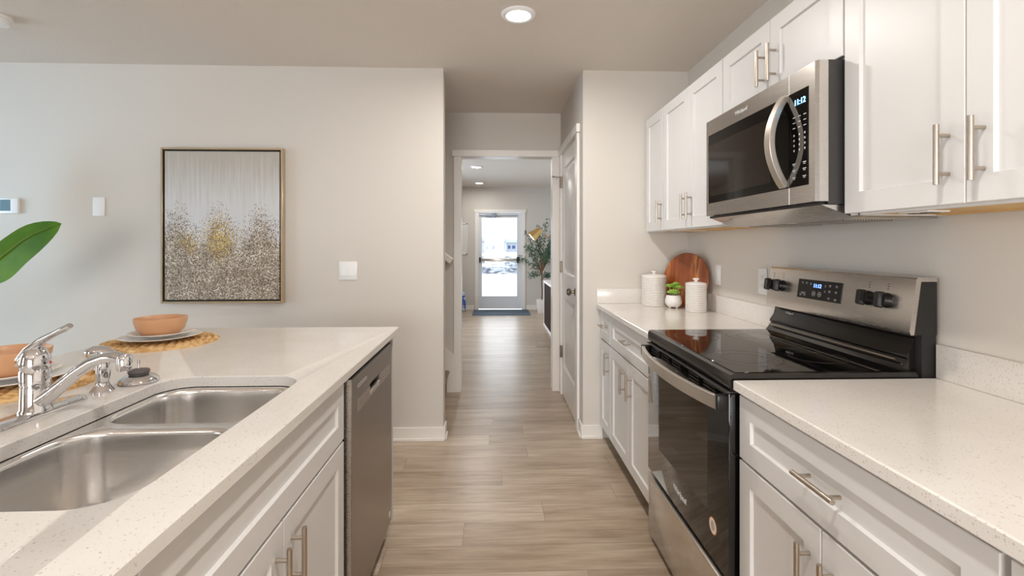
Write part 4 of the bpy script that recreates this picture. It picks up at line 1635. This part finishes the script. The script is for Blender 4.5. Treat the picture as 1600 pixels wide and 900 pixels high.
# ------------------------------------------------------------------ painting
AX0, AX1, AZ0, AZ1 = -2.158, -1.378, .930, 1.944
t = thing('painting', 'large framed abstract painting of gold and grey flecks under a pale sky', 'painting', ((AX0 + AX1) / 2, YB, AZ0))
bm = BM()
yb, yf = YB - .0005, YB - .042
fw = .013
for lo, hi in (((AX0, yf, AZ0), (AX0 + fw, yb, AZ1)), ((AX1 - fw, yf, AZ0), (AX1, yb, AZ1)), ((AX0 + fw, yf, AZ0), (AX1 - fw, yb, AZ0 + fw)), ((AX0 + fw, yf, AZ1 - fw), (AX1 - fw, yb, AZ1))):
    box(bm, lo, hi, .0015, 1)
obj('frame', bm, 'bronze_frame', t)
bm = BM(); box(bm, (AX0 + fw, yb - .012, AZ0 + fw), (AX1 - fw, yb, AZ1 - fw)); obj('backing', bm, 'black_matte', t)
bm = BM(); g = .010
box(bm, (AX0 + fw + g, yf + .006, AZ0 + fw + g), (AX1 - fw - g, yb - .012, AZ1 - fw - g), .002, 1)
obj('canvas', bm, 'abstract_canvas', t)

# ------------------------------------------------------------------ big leaved plant at the living room side
t = thing('potted_plant', 'large leaf green plant by the wall under the thermostat', 'plant', (-3.25, 2.62, 0))
bm = BM()
lathe(bm, [(0, 0), (.14, 0), (.15, .01), (.19, .34), (.19, .36), (.175, .36), (.17, .30), (0, .30)], (-3.25, 2.62, 0), 48)
obj('pot', bm, 'white_ceramic', t)


def big_leaf(base, pts, widths, cup=.25, tilt=Vector((0, -1, .35)), pk=.85):
    """Leaf blade along pts; widths: (above, below) the rib. Its stalk starts at base."""
    pts = [Vector(p) for p in pts]
    bm = BM()
    rows = []
    n = 22
    m = len(pts) - 1

    def at(f):
        x_ = f * m
        i = min(int(x_), m - 1)
        u = x_ - i
        p0, p1, p2, p3 = pts[max(i - 1, 0)], pts[i], pts[i + 1], pts[min(i + 2, m)]
        return .5 * ((2 * p1) + (-p0 + p2) * u + (2 * p0 - 5 * p1 + 4 * p2 - p3) * u * u + (-p0 + 3 * p1 - 3 * p2 + p3) * u ** 3)
    for k in range(n + 1):
        f = k / n
        p = at(f)
        tan = (at(min(1, f + .02)) - at(max(0, f - .02))).normalized()
        side = tan.cross(tilt).normalized()
        nrm = side.cross(tan).normalized()
        env = math.sin(PI * min(1, f * .97 + .03) ** pk) ** .75 if 0 < f < 1 else .02
        wav = 1 + .05 * math.sin(f * 17)
        row = []
        for a in (-1, -.8, -.55, -.28, -.06, 0, .06, .28, .55, .8, 1):
            w_ = widths[0] if a > 0 else widths[1]
            row.append(p + side * (-a * w_ * env * wav) + nrm * (cup * abs(a) * w_ * env * .5 + (-.002 if abs(a) < .1 else 0)))
        rows.append(row)
    vr = [[bm.verts.new(q) for q in row] for row in rows]
    for a, b in zip(vr, vr[1:]):
        for i in range(len(a) - 1):
            bm.faces.new((a[i], a[i + 1], b[i + 1], b[i]))
    bmesh.ops.solidify(bm, geom=bm.faces[:], thickness=.0016)
    lf = obj('leaf', bm, 'big_leaf', t, 60)
    bm = BM()
    b0 = Vector(base)
    mid = (b0 + pts[0]) / 2 + Vector((.0, 0, .12))
    tube(bm, [b0, mid, pts[0]] + [at(k / 10) + tilt.normalized() * .003 for k in range(1, 10)], .004, 8, [.010, .009, .007] + [.0045 - .0003 * k for k in range(1, 10)])
    obj('stalk', bm, 'big_leaf_rib', lf)


big_leaf((-3.22, 2.60, .30), [(-2.70, 2.5, 1.03), (-2.544, 2.5, 1.150), (-2.424, 2.5, 1.243), (-2.287, 2.5, 1.350), (-2.132, 2.5, 1.415)], (.066, .125), tilt=Vector((0, -1, .15)), pk=1.35)
big_leaf((-3.28, 2.60, .30), [(-3.35, 2.5, 1.1), (-3.42, 2.4, 1.35), (-3.52, 2.3, 1.55), (-3.65, 2.2, 1.65)], (.12, .12), tilt=Vector((.6, -.6, .5)))
big_leaf((-3.25, 2.66, .30), [(-3.22, 2.80, 1.25), (-3.18, 2.86, 1.5), (-3.12, 2.90, 1.72), (-3.06, 2.92, 1.86)], (.09, .09), tilt=Vector((-.9, -.4, .2)))
big_leaf((-3.28, 2.64, .30), [(-3.48, 2.75, 1.0), (-3.62, 2.8, 1.15), (-3.78, 2.82, 1.22), (-3.92, 2.82, 1.20)], (.12, .12), tilt=Vector((0, -.7, .7)))
big_leaf((-3.24, 2.58, .30), [(-3.05, 2.30, .80), (-2.95, 2.15, .93), (-2.86, 2.02, .98), (-2.78, 1.92, .95)], (.10, .10), tilt=Vector((-.3, -.3, .9)))

# ------------------------------------------------------------------ outside the front door
bm = BM(); box(bm, (-90, YE + .13, -.25), (90, 130, -.12)); o = struct('ground_outside', bm, 'snow')
bm = BM()
random.seed(9)
nx, ny = 60, 14
vs = [[bm.verts.new((-12 + 24 * i / nx, 24 + 9 * j / ny, -.13 + max(0, math.sin(PI * j / ny)) * (.62 + .25 * random.random()) * (1 if 0 < i < nx else 0))) for i in range(nx + 1)] for j in range(ny + 1)]
for j in range(ny):
    for i in range(nx):
        bm.faces.new((vs[j][i], vs[j][i + 1], vs[j + 1][i + 1], vs[j + 1][i]))
o = obj('rubble_mound', bm, 'snowy_rubble')
o['kind'] = 'stuff'
tag(o, 'snow covered heap of rubble across the street outside the front door', 'rubble')


def house(x0, x1, y, h, roof, label, wins, porch=None):
    t = thing('house', label, 'house', ((x0 + x1) / 2, y + 4, -.12))
    bm = BM(); box(bm, (x0, y, -.12), (x1, y + 8, h)); obj('walls', bm, 'house_white', t)
    bm = BM(); prism(bm, [(y - .4, h), (y + 8.4, h), (y + 4, h + roof)], 'x', x0 - .4, x1 + .4); obj('roof', bm, 'house_roof', t)
    for wx, wz, ww, wh in wins:
        bm = BM(); box(bm, (wx, y - .05, wz), (wx + ww, y + .02, wz + wh)); box(bm, (wx, y - .06, wz + wh * .46), (wx + ww, y - .04, wz + wh * .54)); obj('window', bm, 'house_window', t)
    if porch:
        a, b, hh = porch
        bm = BM(); box(bm, (a, y - 1.2, -.12), (b, y - .02, hh)); box(bm, (a - .2, y - 1.5, hh), (b + .2, y, hh + .22)); box(bm, (a - .1, y - 1.6, -.12), (b + .1, y, .05)); obj('porch', bm, 'house_blue', t)


house(-7.0, 2.3, 95, 2.15, .75, 'pale single storey house with two small windows across the snow', [(-1.5, .5, .5, .75), (-.3, .5, .5, .75), (-4.2, .5, .6, .75)], (.55, 2.0, 1.95))
house(2.75, 14, 105, 1.9, .7, 'pale house beyond the snow, behind the door edge and tree', [(3.1, .6, .55, .7), (4.0, .6, .7, .7)])
